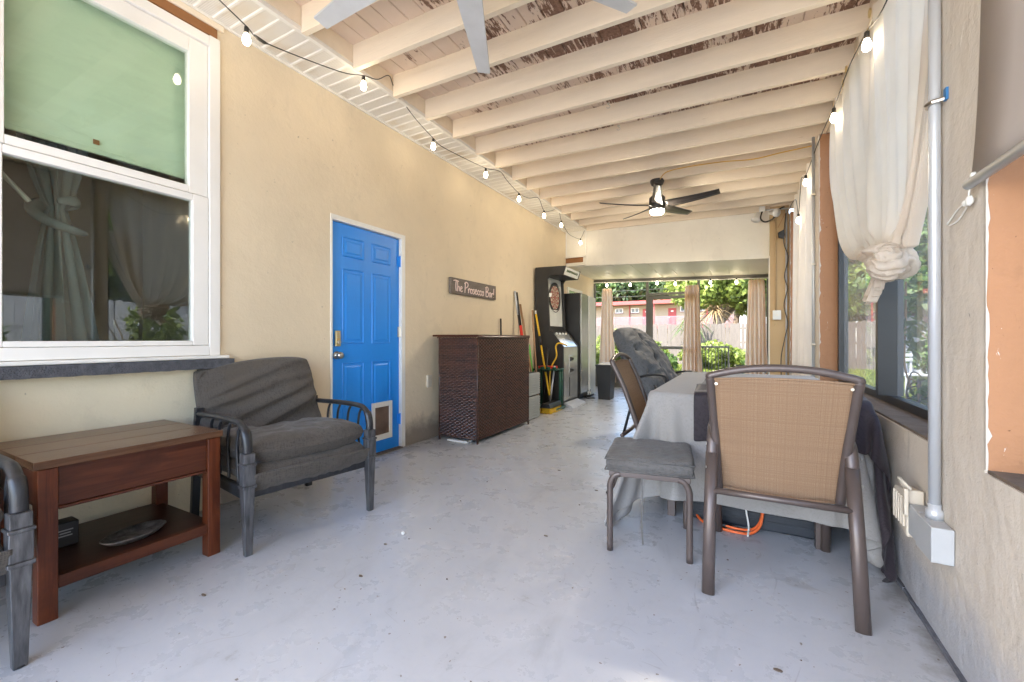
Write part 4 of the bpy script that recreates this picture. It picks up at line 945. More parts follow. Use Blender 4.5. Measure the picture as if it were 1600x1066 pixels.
# ------------------------------------------------------------------ patio lounge chair (faces local +x)
def patio_chair(label, loc, rotz):
    t = thing('patio_armchair', label, 'armchair', loc, rotz, group='charcoal metal patio armchairs along the beige wall')
    for sy in (-1, 1):
        y = .345 * sy
        # front leg with collars
        m = MB()
        m.add([(.297, y - .026, .33), (.349, y - .026, .33), (.349, y + .026, .33), (.297, y + .026, .33), (.313, y - .017, 0), (.343, y - .017, 0), (.343, y + .017, 0), (.313, y + .017, 0)], [(0, 1, 2, 3), (4, 7, 6, 5), (0, 4, 5, 1), (1, 5, 6, 2), (2, 6, 7, 3), (3, 7, 4, 0)])
        m.build('leg', MT['greybrush'], t, bevel=.004)
        m = MB(); m.box(.292, .356, y - .032, y + .032, .33, .345); m.box(.296, .352, y - .028, y + .028, .345, .44); m.box(.292, .356, y - .032, y + .032, .44, .452); m.box(.298, .350, y - .026, y + .026, .452, .50)
        m.build('leg_collar', MT['greybrush'], t, bevel=.003)
        P = bez([(.324, y, .50), (.322, y, .545), (.305, y, .595), (.262, y, .628), (.20, y, .640), (.0, y, .640), (-.34, y, .625)], 6)
        # scroll at front end of the arm
        MB().tube(P, [.023 if i < 14 else .019 for i in range(len(P))], 8, flat=.80, up=(0, 1, 0)).build('arm', MT['blacksteel'], t, smooth=True, bevel=0)
        MB().prism([(-.36, .66), (-.32, .66), (-.40, .0), (-.44, .0)], 'y', y - .02, y + .02).build('leg', MT['blacksteel'], t, bevel=.004)
        for k, px in enumerate((.20, .08, -.04, -.16)):
            MB().tube(bez([(px + .035, y, .622), (px + .012, y, .58), (px + .0, y, .50), (px + .008, y, .42), (px + .02, y, .335)], 5), .0075, 8).build('arm_spindle', MT['blacksteel'], t, smooth=True)
        MB().box(-.40, .30, y - .016, y + .016, .27, .325).build('side_rail', MT['blacksteel'], t, bevel=.004)
    m = MB(); m.box(.285, .315, -.32, .32, .27, .325); m.box(-.40, -.37, -.32, .32, .27, .325)
    for k in range(6): m.box(-.37, .285, -.26 + k * .1, -.22 + k * .1, .29, .302)
    m.build('seat_frame', MT['blacksteel'], t, bevel=.003)
    m = MB()
    for y in (-.31, .31): m.tube([(-.38, y, .30), (-.50, y, .86)], .014, 8)
    m.tube([(-.50, -.31, .86), (-.50, .31, .86)], .014, 8)
    for k in range(7): m.tube([(-.385, -.24 + k * .08, .33), (-.498, -.24 + k * .08, .85)], .007, 6)
    m.build('back_frame', MT['blacksteel'], t, smooth=True)
    # seat: two layers, folded front
    def tseat(zc, tilt, x0): return lambda a, b, c: (x0 + a, b, zc + c + tilt * a - .02 * math.cos(b * 5))
    pillow(.72, .66, .13, 3, .012, 2.4, tf=tseat(.375, .03, -.02)).build('seat_cushion', MT['cushion'], t, smooth=True)
    pillow(.70, .67, .155, 8, .014, 2, tf=tseat(.475, .05, -.03)).build('seat_cushion', MT['cushion'], t, smooth=True)
    def sk(u, v):
        y = -.325 + .65 * u
        return (.352 - .055 * v * v + .003 * math.sin(u * 60 + 3 * math.sin(u * 9)) * v + .012 * mnoise.noise((u * 5, v * 3, 1)), y, .395 - .105 * v - .018 * math.sin(u * PI) * v)
    MB().grid(sk, 60, 10).build('cushion_skirt', MT['cushion'], t, smooth=True, solid=.006)
    # slumped back cushion: simulated cover on a plain back
    still('back_cushion', BACK_V, BACK_F, MT['cushion'], t, local=True)
    MB().grid(lambda u, v: (lambda p: (2 * (-.345 - .11 * ((p[2] - .625) / .285)) - p[0] + .03 * (1 - _prof(u * 2 - 1) * _prof(v * 2 - 1)) if 0 < u < 1 and 0 < v < 1 else p[0], p[1], p[2]))(_back(u, v, 1)), 30, 30).build('cushion_back', MT['cushion'], t, smooth=True)
    MB().lathe([(.012, 0), (.016, .003), (.016, .008), (.006, .01)], (.33, .345, -.0), 10).build('foot_glide', MT['black'], t)
    return t
patio_chair('charcoal metal armchair with crumpled grey cushions, its right arm before the blue door', (-2.404, 1.607, 0), math.radians(-8.5))
patio_chair('charcoal metal armchair cut off by the left picture edge beside the wooden table', (-2.385, .107, 0), 0)

# ------------------------------------------------------------------ wooden side table
ST = thing('side_table', 'dark reddish wooden side table with deep apron and low shelf', 'table', (-2.56, .86, 0))
X0, X1, Y0, Y1 = -2.86, -2.28, .545, 1.170
for (a, b) in ((Y0, Y0 + .056), (Y1 - .056, Y1)):
    for (c_, d) in ((X0, X0 + .056), (X1 - .056, X1)):
        wbox('leg', MT['mahog_z'], ST, c_, d, a, b, 0, .575, .004)
wbox('apron', MT['mahog_y'], ST, X1 - .030, X1 - .010, Y0 + .057, Y1 - .057, .425, .575, .003)
wbox('apron', MT['mahog_y'], ST, X0 + .010, X0 + .030, Y0 + .057, Y1 - .057, .425, .575, .003)
for (a, b) in ((Y0 + .01, Y0 + .03), (Y1 - .03, Y1 - .01)): wbox('apron', MT['mahog_y'], ST, X0 + .057, X1 - .057, a, b, .425, .575, .003)
wbox('apron_lip', MT['mahog_y'], ST, X1 - .034, X1 - .004, Y0 + .057, Y1 - .057, .412, .424, .003)
for k in range(3):
    a = X0 - .008 + k * .199; wbox('top_board', MT['mahog_top'], ST, a, a + .1985, Y0 - .012, Y1 + .008, .577, .607, .003)
wbox('shelf_edge', MT['mahog_y'], ST, X1 - .040, X1 - .006, Y0 + .057, Y1 - .057, .112, .160, .003)
wbox('shelf', MT['shelf'], ST, X0 + .01, X1 - .041, Y0 + .02, Y1 - .02, .125, .158, .002)
tr = MB()
def trf(r, z): return [(r * math.cos(2 * PI * k / 40), r * math.sin(2 * PI * k / 40), z) for k in range(40)]
rings = [(.085, 0), (.10, .006), (.122, .022), (.128, .026), (.122, .028), (.10, .011), (.05, .009)]
for i, (r, z) in enumerate(rings): tr.v += [(p[0] * .62, p[1] * 1.0, p[2] + (random.uniform(-.001, .001))) for p in trf(r, z)]
for i in range(len(rings) - 1):
    for k in range(40): tr.f.append((i * 40 + k, i * 40 + (k + 1) % 40, (i + 1) * 40 + (k + 1) % 40, (i + 1) * 40 + k))
tr.f.append(tuple(range(40))); tr.f.append(tuple(240 + k for k in range(40))); tr.m = [0] * len(tr.f)
o = tr.build('serving_tray', MT['tray'], smooth=True); o.location = (-2.43, .885, .160); o.rotation_euler = (0, 0, math.radians(14)); tag(o, 'oval tarnished silver tray lying on the low shelf of the wooden table', 'tray')
sp = thing('small_box', 'small black box on the left end of the low shelf', 'box', (-2.62, .70, .159))
MB().box(-.04, .04, -.045, .045, 0, .105).build('box_body', MT['black'], sp, bevel=.006)
sb = MB()
for k, wd in enumerate((.05, .035, .045)): sb.box(.0403, .0412, -wd / 2, wd / 2, .070 - k * .012, .075 - k * .012)
sb.build('printed_lines', simple('grey_print', (.25, .25, .25)), sp)

# ------------------------------------------------------------------ wall sign
sg = thing('wall_sign', 'small grey wooden sign with hand lettered pink words above the wicker bar', 'sign', (WX + .01, 4.4, 1.67))
sy0, sy1, sz0, sz1 = 3.915, 4.915, 1.583, 1.767
wbox('sign_board', MT['signwood'], sg, WX + .001, WX + .035, sy0, sy1, sz0, sz1, .003)
LET = {
 'T': ([[(0, 1.05), (.3, 1.12), (.75, 1.05)], [(.38, 1.08), (.32, .5), (.38, 0)]], .55),
 'h': ([[(.02, 1.1), (.05, .5), (.03, 0), (.10, .42), (.26, .52), (.32, .3), (.34, .02)]], .42),
 'e': ([[(.04, .27), (.24, .33), (.30, .46), (.18, .56), (.05, .38), (.07, .12), (.22, .0), (.38, .12)]], .42),
 'P': ([[(.12, 1.05), (.10, .5), (.05, -.05)], [(.0, .95), (.25, 1.15), (.55, 1.0), (.5, .7), (.25, .52), (.1, .50)]], .58),
 'r': ([[(.02, .5), (.06, .25), (.05, 0), (.08, .35), (.20, .52), (.32, .45)]], .33),
 'o': ([[(.22, .5), (.06, .4), (.05, .12), (.2, 0), (.34, .15), (.33, .4), (.2, .5), (.36, .46)]], .42),
 's': ([[(.30, .46), (.16, .54), (.07, .42), (.2, .28), (.3, .14), (.16, 0), (.02, .08)]], .36),
 'c': ([[(.32, .42), (.2, .54), (.06, .38), (.07, .12), (.2, 0), (.36, .12)]], .38),
 'B': ([[(.12, 1.05), (.10, .5), (.08, 0)], [(.0, 1.0), (.3, 1.15), (.5, .95), (.4, .65), (.14, .55), (.45, .5), (.58, .25), (.4, .0), (.08, .0)]], .66),
 'a': ([[(.34, .48), (.16, .54), (.05, .3), (.12, .03), (.28, .1), (.34, .45), (.34, .1), (.44, .03)]], .46),
 '!': ([[(.12, 1.1), (.10, .6), (.09, .32)], [(.085, .06), (.10, .02)]], .25), ' ': ([], .26)}
txt = 'The Prosecco Bar!'; tw = sum(LET[c_][1] for c_ in txt)
S_ = (sy1 - sy0 - .09) / tw; yy = sy0 + .045
for c_ in txt:
    st_, wd = LET[c_]
    if st_:
        m = MB()
        for s_ in st_:
            pts = bez([(WX + .0365, yy + p[0] * S_, sz0 + .035 + p[1] * .108 - .012 * ((yy - sy0))) for p in s_], 5)
            m.tube(pts, .0066, 6, flat=1.0)
        m.build('letter', MT['signtext'], sg, smooth=True, local=False)
    yy += wd * S_

# ------------------------------------------------------------------ wicker bar
WB = thing('wicker_bar', 'brown woven wicker bar counter with two front doors', 'bar', (-2.58, 4.15, 0))
bx0, bx1, by0, by1 = -2.82, -2.345, 3.60, 4.755
wbox('inner_body', MT['blackpaint'], WB, bx0 + .012, bx1 - .012, by0 + .012, by1 - .012, .05, 1.07)
def weave(name, o, du, n, wdt, z0, z1, rows, cw, flatm=False):
    # strands over-under between uprights; o origin, du unit direction, n outward normal
    m = MB(); h = (z1 - z0) / rows; ncol = int(round(wdt / cw)); cw = wdt / ncol
    for r in range(rows):
        zc = z0 + (r + .5) * h; hw_ = h * .40
        for c_ in range(ncol):
            ph = (r + c_) % 2
            a = [0, .5, 1]; d = [.000, .0065, .000] if ph == 0 else [.000, -.005, .000]
            vs = []
            for t_, dd in zip(a, d):
                p = (o[0] + du[0] * (c_ + t_) * cw + n[0] * (dd + .004), o[1] + du[1] * (c_ + t_) * cw + n[1] * (dd + .004))
                vs += [(p[0], p[1], zc - hw_), (p[0] + n[0] * .0025, p[1] + n[1] * .0025, zc), (p[0], p[1], zc + hw_)]
            m.add(vs, [(0, 3, 4, 1), (1, 4, 5, 2), (3, 6, 7, 4), (4, 7, 8, 5)])
    for c_ in range(ncol):
        p0 = (o[0] + du[0] * (c_ + .5) * cw, o[1] + du[1] * (c_ + .5) * cw); k = cw * .30
        a = (p0[0] - du[0] * k + n[0] * .003, p0[1] - du[1] * k + n[1] * .003); b = (p0[0] + du[0] * k + n[0] * .003, p0[1] + du[1] * k + n[1] * .003)
        m.add([(a[0], a[1], z0), (b[0], b[1], z0), (b[0], b[1], z1), (a[0], a[1], z1)], [(0, 1, 2, 3)])
    ob_ = m.build(name, MT['rattan'], WB, local=False); ob_['kind'] = 'stuff'; return ob_
weave('woven_side', (bx0, by0), (1, 0), (0, -1), bx1 - bx0, .04, 1.065, 58, .030)
weave('woven_door', (bx1, by0 + .015), (0, 1), (1, 0), .565, .05, 1.06, 58, .030)
weave('woven_door', (bx1, by0 + .59), (0, 1), (1, 0), .55, .05, 1.06, 58, .030)
wbox('door_gap_strip', MT['blackpaint'], WB, bx1 - .011, bx1 + .004, by0 + .583, by0 + .587, .05, 1.06)
for (x, y) in ((bx1, by0), (bx1, by1), (bx0, by0), (bx0, by1)): MB().tube([(x, y, .0), (x, y, 1.075)], .011, 8).build('corner_post', MT['rattan'], WB, smooth=True, local=False)
wbox('top_slab', MT['mahog_y'], WB, -2.905, bx1 + .012, by0 - .014, by1 + .02, 1.086, 1.106, .003)
rim = MB()
for k in range(62):
    y = by0 - .01 + k * .019; rim.tube([(bx1 + .013, y, 1.072), (bx1 + .016, y + .010, 1.082), (bx1 + .013, y + .019, 1.092)], .0055, 5)
for k in range(26):
    x = bx0 - .02 + k * .019; rim.tube([(x, by0 - .014, 1.072), (x + .010, by0 - .017, 1.080), (x + .019, by0 - .014, 1.088)], .0055, 5)
rim.build('braided_rim', MT['rattan'], WB, local=False)['kind'] = 'stuff'
MB().tube([(bx1, by0, .05), (bx1, by1, .05)], .009, 6).build('bottom_rail', MT['rattan'], WB, smooth=True, local=False)
MB().tube([(bx0, by0, .05), (bx1, by0, .05)], .009, 6).build('bottom_rail', MT['rattan'], WB, smooth=True, local=False)
pb = MB().box(-2.70, -2.45, 3.575, 3.66, .002, .02).build('paper_scrap', MT['whiteplastic']); tag(pb, 'white scrap lying on the floor under the near side of the wicker bar', 'paper')
ow = MB().box(WX + .001, WX + .03, 3.52, 3.585, .55, .68).build('wall_outlet', MT['outlet_beige'], bevel=.004); tag(ow, 'beige wall outlet half hidden behind the near edge of the wicker bar', 'outlet')

# ------------------------------------------------------------------ crates
def crate(z, lab):
    t = thing('storage_crate', lab, 'crate', (-2.60, 5.11, z), group='grey plastic crates stacked beside the wicker bar')
    m = MB(); x0, x1, y0, y1, h = -.165, .165, -.175, .175, .295
    m.box(x0 + .008, x1 - .008, y0 + .008, y1 - .008, .0, .012)
    for (a, b, c_, d) in ((x0, x0 + .006, y0, y1), (x1 - .006, x1, y0, y1), (x0 + .006, x1 - .006, y0, y0 + .006), (x0 + .006, x1 - .006, y1 - .006, y1)): m.box(a, b, c_, d, .005, h)
    m.build('crate_body', MT['crate'], t)
    for k in range(9):
        z_ = .012 + k * .031; s = MB(); s.box(x1 + .0005, x1 + .008, y0 - .002, y1 + .002, z_, z_ + .022); s.build('crate_slat', MT['crate'], t, bevel=.002)
        s = MB(); s.box(x0 - .002, x1, y0 - .008, y0 - .0005, z_, z_ + .022); s.build('crate_slat', MT['crate'], t, bevel=.002)
    return t
crate(.005, 'grey slatted plastic crate, lower one of the stack beside the wicker bar')
crate(.315, 'grey slatted plastic crate, upper one of the stack beside the wicker bar')

# ------------------------------------------------------------------ tools against the wall
def pole(name, lab, cat, segs):
    t = thing(name, lab, cat, segs[0][1][0])
    for (nm, pts, r, mt) in segs: MB().tube(pts, r, 10).build(nm, MT[mt], t, smooth=True, local=False)
    return t
def lerp3(a, b, t): return tuple(a[i] + (b[i] - a[i]) * t for i in range(3))
A, B = (-2.63, 5.42, 0.01), (-2.90, 5.50, 1.74)
pole('garden_pole', 'red handled pole with black upper end leaning on the beige wall', 'pole', [('red_grip', [lerp3(A, B, .2), lerp3(A, B, .72)], .024, 'red'), ('shaft', [lerp3(A, B, 0), lerp3(A, B, .2)], .012, 'black'), ('shaft', [lerp3(A, B, .72), lerp3(A, B, 1)], .016, 'black')])
A, B = (-2.66, 5.50, .01), (-2.92, 5.48, 1.76)
pole('garden_pole', 'slim black and silver pole leaning beside the red handled pole', 'pole', [('shaft', [A, lerp3(A, B, .8)], .011, 'black'), ('grip', [lerp3(A, B, .8), B], .015, 'conduit')])
A, B = (-2.60, 5.58, .01), (-2.915, 5.64, 1.58)
pole('wooden_pole', 'weathered wooden pole leaning behind the red handled pole', 'pole', [('shaft', [A, B], .016, 'stick')])
A, B = (-2.62, 5.66, .01), (-2.80, 5.82, 1.50)
pole('wooden_pole', 'thin brown wooden stick leaning just behind the yellow broom handle', 'pole', [('shaft', [A, B], .013, 'stick')])
A, B = (-2.86, 5.02, .01), (-2.91, 5.05, 1.34)
pole('black_stick', 'short black stick standing against the wall behind the grey crates', 'pole', [('shaft', [A, B], .012, 'black')])
br = thing('push_broom', 'yellow push broom with banded handle standing by the dart machine', 'broom', (-2.44, 5.72, 0))
A, B = (-2.46, 5.74, .09), (-2.83, 5.99, 1.50); prev = 0
for k, (t1, mt, r) in enumerate(((.10, 'black', .016), (.34, 'yellow', .014), (.37, 'black', .015), (.62, 'yellow', .014), (.72, 'black', .016), (.96, 'yellow', .015), (1.0, 'whiteplastic', .013))):
    MB().tube([lerp3(A, B, prev), lerp3(A, B, t1)], r, 10).build('handle', MT[mt], br, smooth=True, local=False); prev = t1
MB().prism([(-2.53, .085), (-2.36, .085), (-2.39, .145), (-2.50, .145)], 'y', 5.50, 5.93).build('broom_head', MT['black'], br, bevel=.006, local=False)
bm_ = MB()
for i in range(26):
    for j in range(6):
        x = -2.52 + j * .028; y = 5.505 + i * .0165; bm_.tube([(x, y, .075), (x + random.uniform(-.01, .01), y + random.uniform(-.006, .006), .004)], .0075, 4)
q = bm_.build('bristle', MT['yellow'], br, local=False); q['kind'] = 'stuff'
tk = thing('tool_caddy', 'dark green wheeled garden tool caddy beside the dart machine', 'caddy', (-2.62, 6.0, 0))
MB().prism([(-2.80, .0), (-2.38, .0), (-2.36, .05), (-2.82, .05)], 'y', 5.72, 6.10).build('base_tray', MT['greenplastic'], tk, bevel=.01, local=False)
for (x, y) in ((-2.42, 5.99), (-2.42, 6.07), (-2.76, 5.76), (-2.76, 6.06)): MB().tube([(x, y, .05), (x, y, .62)], .017, 8).build('upright', MT['greenplastic'], tk, smooth=True, local=False)
m = MB(); m.box(-2.80, -2.38, 5.74, 6.09, .60, .615)
for k in range(4): m.lathe([(.03, .0), (.034, .03), (.03, .032)], (-2.72 + k * .095, 5.80, .615), 10)
m.build('holder_plate', MT['greenplastic'], tk, bevel=.003, local=False)
for i, (a, b, mt, r, lab, nm) in enumerate((((-2.72, 5.80, .06), (-2.80, 5.70, .98), 'lime', .018, 'bright green handled tool standing in the green caddy', 'hand_tool'),
    ((-2.62, 5.80, .06), (-2.55, 5.86, .93), 'black', .012, 'black handled tool standing in the green caddy', 'hand_tool'), ((-2.53, 5.85, .06), (-2.47, 5.90, .66), 'conduit', .013, 'short silver rod standing in the green caddy', 'metal_rod'))):
    tag(MB().tube([a, lerp3(a, b, .5), b], r, 8).build(nm, MT[mt], smooth=True), lab, 'tool')
hk = MB().tube(bez([(-2.55, 5.93, .10), (-2.56, 5.93, .50), (-2.53, 5.94, .66), (-2.46, 5.95, .80), (-2.47, 5.95, .95), (-2.42, 5.96, 1.00), (-2.33, 5.98, .975), (-2.30, 5.99, .96)], 6), .011, 8).build('bent_handle', MT['yellow'], smooth=True)
tag(hk, 'bent orange yellow rod with hooked end standing in the green caddy', 'tool')
# small box of red caps
bt = MB().box(-.12, .12, -.10, .10, 0, .035).build('tool_tray', MT['red'], bevel=.004); bt.location = (-2.60, 5.95, .617); tag(bt, 'small red tray lying on top of the green tool caddy', 'tray')

# ------------------------------------------------------------------ dart machine
DMm = thing('dart_machine', 'tall black electronic dart cabinet with round target and lit sign box', 'arcade cabinet', (-2.6, 6.5, 0))
ya, yb = 6.14, 6.83
prof = [(-2.92, 0), (-2.425, 0), (-2.425, .945), (-2.59, 1.155), (-2.652, 1.20), (-2.690, 2.00), (-2.655, 2.055), (-2.43, 2.055), (-2.385, 2.19), (-2.90, 2.20)]
for (a, b) in ((ya, ya + .03), (yb - .03, yb)): MB().prism(prof, 'y', a, b).build('side_panel', MT['blackpaint'], DMm, bevel=.004, local=False)
def quadp(name, mt, p, th=.01):
    return MB().prism(p, 'y', ya + .031, yb - .031).build(name, MT[mt], DMm, local=False)
quadp('lower_face', 'silver', [(-2.45, .10), (-2.432, .10), (-2.432, .935), (-2.45, .935)]); quadp('kick_base', 'blackpaint', [(-2.90, .0), (-2.43, .0), (-2.43, .098), (-2.90, .098)])
quadp('control_panel', 'silver', [(-2.435, .94), (-2.60, 1.15), (-2.612, 1.14), (-2.45, .936)])
quadp('button_panel', 'blackpaint', [(-2.605, 1.155), (-2.70, 1.27), (-2.715, 1.26), (-2.615, 1.14)])
quadp('target_panel', 'whitepanel', [(-2.70, 1.27), (-2.735, 2.05), (-2.745, 2.05), (-2.715, 1.262)])
quadp('sign_underside', 'blackpaint', [(-2.74, 2.055), (-2.435, 2.058), (-2.435, 2.066), (-2.74, 2.066)]); quadp('cabinet_back', 'blackpaint', [(-2.92, .1), (-2.90, .1), (-2.90, 2.19), (-2.92, 2.19)]); quadp('cabinet_top', 'blackpaint', [(-2.90, 2.18), (-2.40, 2.172), (-2.40, 2.184), (-2.90, 2.192)])
mq = quadp('sign_panel', 'whitepanel', [(-2.438, 2.062), (-2.432, 2.062), (-2.391, 2.178), (-2.397, 2.178)])
mk = MB()
for k in range(9): mk.add([(-2.428 + .02, 6.24 + k * .055, 2.11 + .006 * (k % 2)), (-2.428 + .02, 6.27 + k * .055, 2.105), (-2.428 + .031, 6.275 + k * .055, 2.14), (-2.428 + .031, 6.245 + k * .055, 2.145)], [(0, 1, 2, 3)])
mk.build('sign_print', MT['leaf_mid'], DMm, local=False)
# target
def targ(r0, r1, a0, a1, off, n=3):
    vs = []
    for r in (r0, r1):
        for k in range(n + 1):
            a = a0 + (a1 - a0) * k / n; vs.append((off, 6.485 + r * math.cos(a), 1.74 + r * math.sin(a)))
    return vs, [(k, k + 1, n + 2 + k, n + 1 + k) for k in range(n)]
X_ = -2.712
tb_ = MB()
v_, f_ = targ(.0, .245, 0, 2 * PI, X_, 48); tb_.add(v_, f_, 0)
v_, f_ = targ(.232, .245, 0, 2 * PI, X_ + .012, 48); tb_.add(v_, f_, 0)
for k in range(20):
    a0 = (k - .5) * PI / 10; a1 = a0 + PI / 10
    for (r0, r1, odd) in ((.03, .10, 0), (.10, .118, 1), (.118, .175, 0), (.175, .195, 1)):
        v_, f_ = targ(r0, r1 - .002, a0 + .012, a1 - .012, X_ + .004); tb_.add(v_, f_, (2 if (k % 2) else 1) if not odd else (1 if k % 2 else 2))
v_, f_ = targ(0, .028, 0, 2 * PI, X_ + .004, 20); tb_.add(v_, f_, 1)
tb_.build('dart_target', [MT['dart_k'], MT['dart_r'], MT['dart_c']], DMm, local=False)
m = MB(); m.box(-2.431, -2.42, 6.40, 6.60, .50, .80); m.build('coin_door', MT['silver'], DMm, bevel=.004, local=False)
m = MB()
for z in (.74, .56): m.box(-2.419, -2.41, 6.43, 6.50, z - .03, z + .03); m.lathe([(.02, 0), (.02, .008)], (-2.419, 6.55, z), 12, axis='x')
m.build('coin_slot', MT['blackpaint'], DMm, local=False)
m = MB()
for k in range(4): m.lathe([(.018, 0), (.018, .02), (.008, .03)], (-2.58, 6.25 + k * .13, 1.135), 10)
m.build('button', MT['whiteplastic'], DMm, local=False)
MB().box(-2.431, -2.425, 6.42, 6.435, .15, .45).build('slot_strip', MT['blackpaint'], DMm, local=False)
MB().prism([(-2.46, 0.0), (-2.28, 0.0), (-2.31, .035), (-2.46, .08)], 'y', ya + .04, yb - .04).build('foot_ramp', MT['boxgrey'], DMm, bevel=.004, local=False)
MB().box(-2.66, -2.652 + .03, ya - .004, ya - .0005, 1.72, 1.78).build('sticker', MT['whiteplastic'], DMm, local=False)
# black cooler
CL = thing('display_cooler', 'tall black cabinet with reflective glass front behind the dart machine', 'cabinet', (-2.7, 7.25, 0))
wbox('cabinet_body', MT['blackpaint'], CL, -2.92, -2.47, 7.02, 7.44, .05, 1.86, .006)
wbox('glass_door', MT['silver'], CL, -2.468, -2.446, 7.03, 7.43, .12, 1.84, .004)
wbox('door_edge', MT['whiteplastic'], CL, -2.468, -2.435, 7.431, 7.455, .08, 1.84, .002)
for (x, y) in ((-2.5, 7.06), (-2.5, 7.40), (-2.88, 7.06), (-2.88, 7.40)): MB().lathe([(.02, 0), (.02, .049)], (x, y, 0), 10).build('foot', MT['black'], CL, local=False)
WC = thing('white_cabinet', 'slim white cabinet with small knob at the mouth of the screen room', 'cabinet', (-2.7, 7.65, 0))
wbox('cabinet_body', MT['whiteplastic'], WC, -2.92, -2.45, 7.47, 7.80, .04, 1.84, .004); wbox('cabinet_door', MT['whitepanel'], WC, -2.448, -2.432, 7.475, 7.795, .06, 1.83, .003); wbox('plinth', MT['blackpaint'], WC, -2.90, -2.46, 7.48, 7.79, 0, .039)
MB().lathe([(.008, 0), (.012, .012), (.004, .02)], (-2.432, 7.58, .94), 10, axis='x').build('knob', MT['nickel'], WC, local=False)
wf = thing('side_window', 'small white window high on the wall above the black cooler', 'window', (WX, 8.0, 2.0))
MB().box(WX - .018, WX + .01, 7.66, 8.5, 1.5, 2.06).build('frame', MT['vinyl'], wf, bevel=.004, local=False); wbox('pane', MT['glass'], wf, WX + .011, WX + .014, 7.72, 8.44, 1.56, 2.0)
pc = MB().tube(bez([(-2.46, 7.36, .02), (-2.36, 7.40, .012), (-2.30, 7.34, .012), (-2.36, 7.26, .012), (-2.45, 7.30, .012), (-2.44, 7.42, .04), (-2.42, 7.46, .15)], 7), .007, 6).build('cable', MT['rubber'], smooth=True); tag(pc, 'black power cord coiled on the floor at the foot of the cabinets', 'cord')
# trash bin
TB = thing('trash_bin', 'black tapered waste bin standing in front of the tan curtain', 'bin', (-2.13, 7.45, 0))
def taper(z0, z1, a0, b0, a1, b1):
    return [(-a0, -b0, z0), (a0, -b0, z0), (a0, b0, z0), (-a0, b0, z0), (-a1, -b1, z1), (a1, -b1, z1), (a1, b1, z1), (-a1, b1, z1)], [(0, 3, 2, 1), (0, 1, 5, 4), (1, 2, 6, 5), (2, 3, 7, 6), (3, 0, 4, 7)]
m = MB(); m.add(*taper(0, .60, .10, .13, .135, .17)); m.build('bin_body', MT['black'], TB, bevel=.01, solid=.004)
m = MB()
for (a, b, c_, d) in ((-.145, .145, -.18, -.165), (-.145, .145, .165, .18), (-.145, -.13, -.165, .165), (.13, .145, -.165, .165)): m.box(a, b, c_, d, .585, .612)
m.build('rim', MT['black'], TB, bevel=.004)
lb = pillow(.24, .3, .12, 4, .02, 3, 24, 24).build('bin_liner', MT['whiteplastic'], TB, smooth=True); lb.location = (0, 0, .57)

# ------------------------------------------------------------------ table with covers
TT = thing('dining_table', 'long dark metal patio table hidden under the light grey cover', 'table', ((TX0 + TX1) / 2, 3.4, 0))
wbox('table_top', MT['blacksteel'], TT, TX0 + .004, TX1 - .004, TY0 + .004, TY1 - .004, .70, TZ - .012, .005)
for (x, y) in ((TX0 + .10, TY0 + .12), (.347, TY0 + .04), (TX0 + .08, TY1 - .08), (.42, TY1 - .08)): wbox('leg', MT['bronze'], TT, x - .022, x + .022, y - .022, y + .022, 0, .70, .003)
def perim(r=.05, n=70):
    P = []; ccs = [(TX0 + r, TY0 + r, PI), (TX1 - r, TY0 + r, 1.5 * PI), (TX1 - r, TY1 - r, 0), (TX0 + r, TY1 - r, .5 * PI)]
    sides = [((TX0 + r, TY0), (TX1 - r, TY0), (0, -1), 70), ((TX1, TY0 + r), (TX1, TY1 - r), (1, 0), 90), ((TX1 - r, TY1), (TX0 + r, TY1), (0, 1), 50), ((TX0, TY1 - r), (TX0, TY0 + r), (-1, 0), 90)]
    for k in range(4):
        a, b, nn, cnt = sides[k]
        for i in range(cnt): t = i / cnt; P.append(((a[0] + (b[0] - a[0]) * t, a[1] + (b[1] - a[1]) * t), nn))
        cx, cy, a0 = ccs[(k + 1) % 4]
        for i in range(8):
            an = a0 + (PI / 2) * (i / 8); P.append(((cx + r * math.cos(an), cy + r * math.sin(an)), (math.cos(an), math.sin(an))))
    return P
PER = perim()
TG = thing('table_cover', 'light grey cloth cover draped over the long table down to the floor', 'tablecloth', (0, 3.4, .75))
still('cover_cloth', GRAY_V, GRAY_F, MT['cloth_grey'], TG, thick=.003)
TK = thing('dark_cover', 'dark plum cloth thrown over the wall side corner of the grey table cover', 'cloth', (.4, 3.0, .76))
still('cloth_sheet', DARK_V, DARK_F, MT['cloth_black'], TK, thick=.003)

# tote and cords under the table
TO = thing('storage_tote', 'low black plastic tote lying under the covered table', 'box', (.1, 2.9, 0))
MB().box(-.30, .345, 2.72, 3.12, .004, .20).build('tote_body', MT['tote'], TO, bevel=.012, local=False)
wbox('tote_lid', MT['tote'], TO, -.312, .357, 2.708, 3.132, .201, .225, .006)
for x in (.02, .27): wbox('latch', MT['tote'], TO, x - .03, x + .03, 2.705, 2.7195, .11, .19, .004)
for z in (.05, .085): wbox('rib', MT['tote'], TO, -.28, .325, 2.714, 2.7195, z, z + .012, .002)
oc_ = []
for (x, y, z) in ((-.25, 2.86, .12), (-.255, 2.80, .05), (-.21, 2.72, .012), (-.12, 2.665, .010), (-.02, 2.64, .012), (.045, 2.665, .014), (.085, 2.70, .05), (.10, 2.74, .12)): oc_.append((x, y - .03, z))
e1 = MB().tube(bez(oc_, 8), .0075, 8).build('extension_cord', MT['orangecord'], smooth=True); tag(e1, 'orange extension cord looping on the floor under the grey table cover, lower strand', 'cord')
oc2 = [(x * .93 + .006, y + .022, z + .012) for x, y, z in oc_[2:]]
e2 = MB().tube(bez(oc2, 8), .0065, 8).build('extension_cord', MT['orangecord'], smooth=True); tag(e2, 'second orange cord strand lying just behind the first under the table', 'cord')
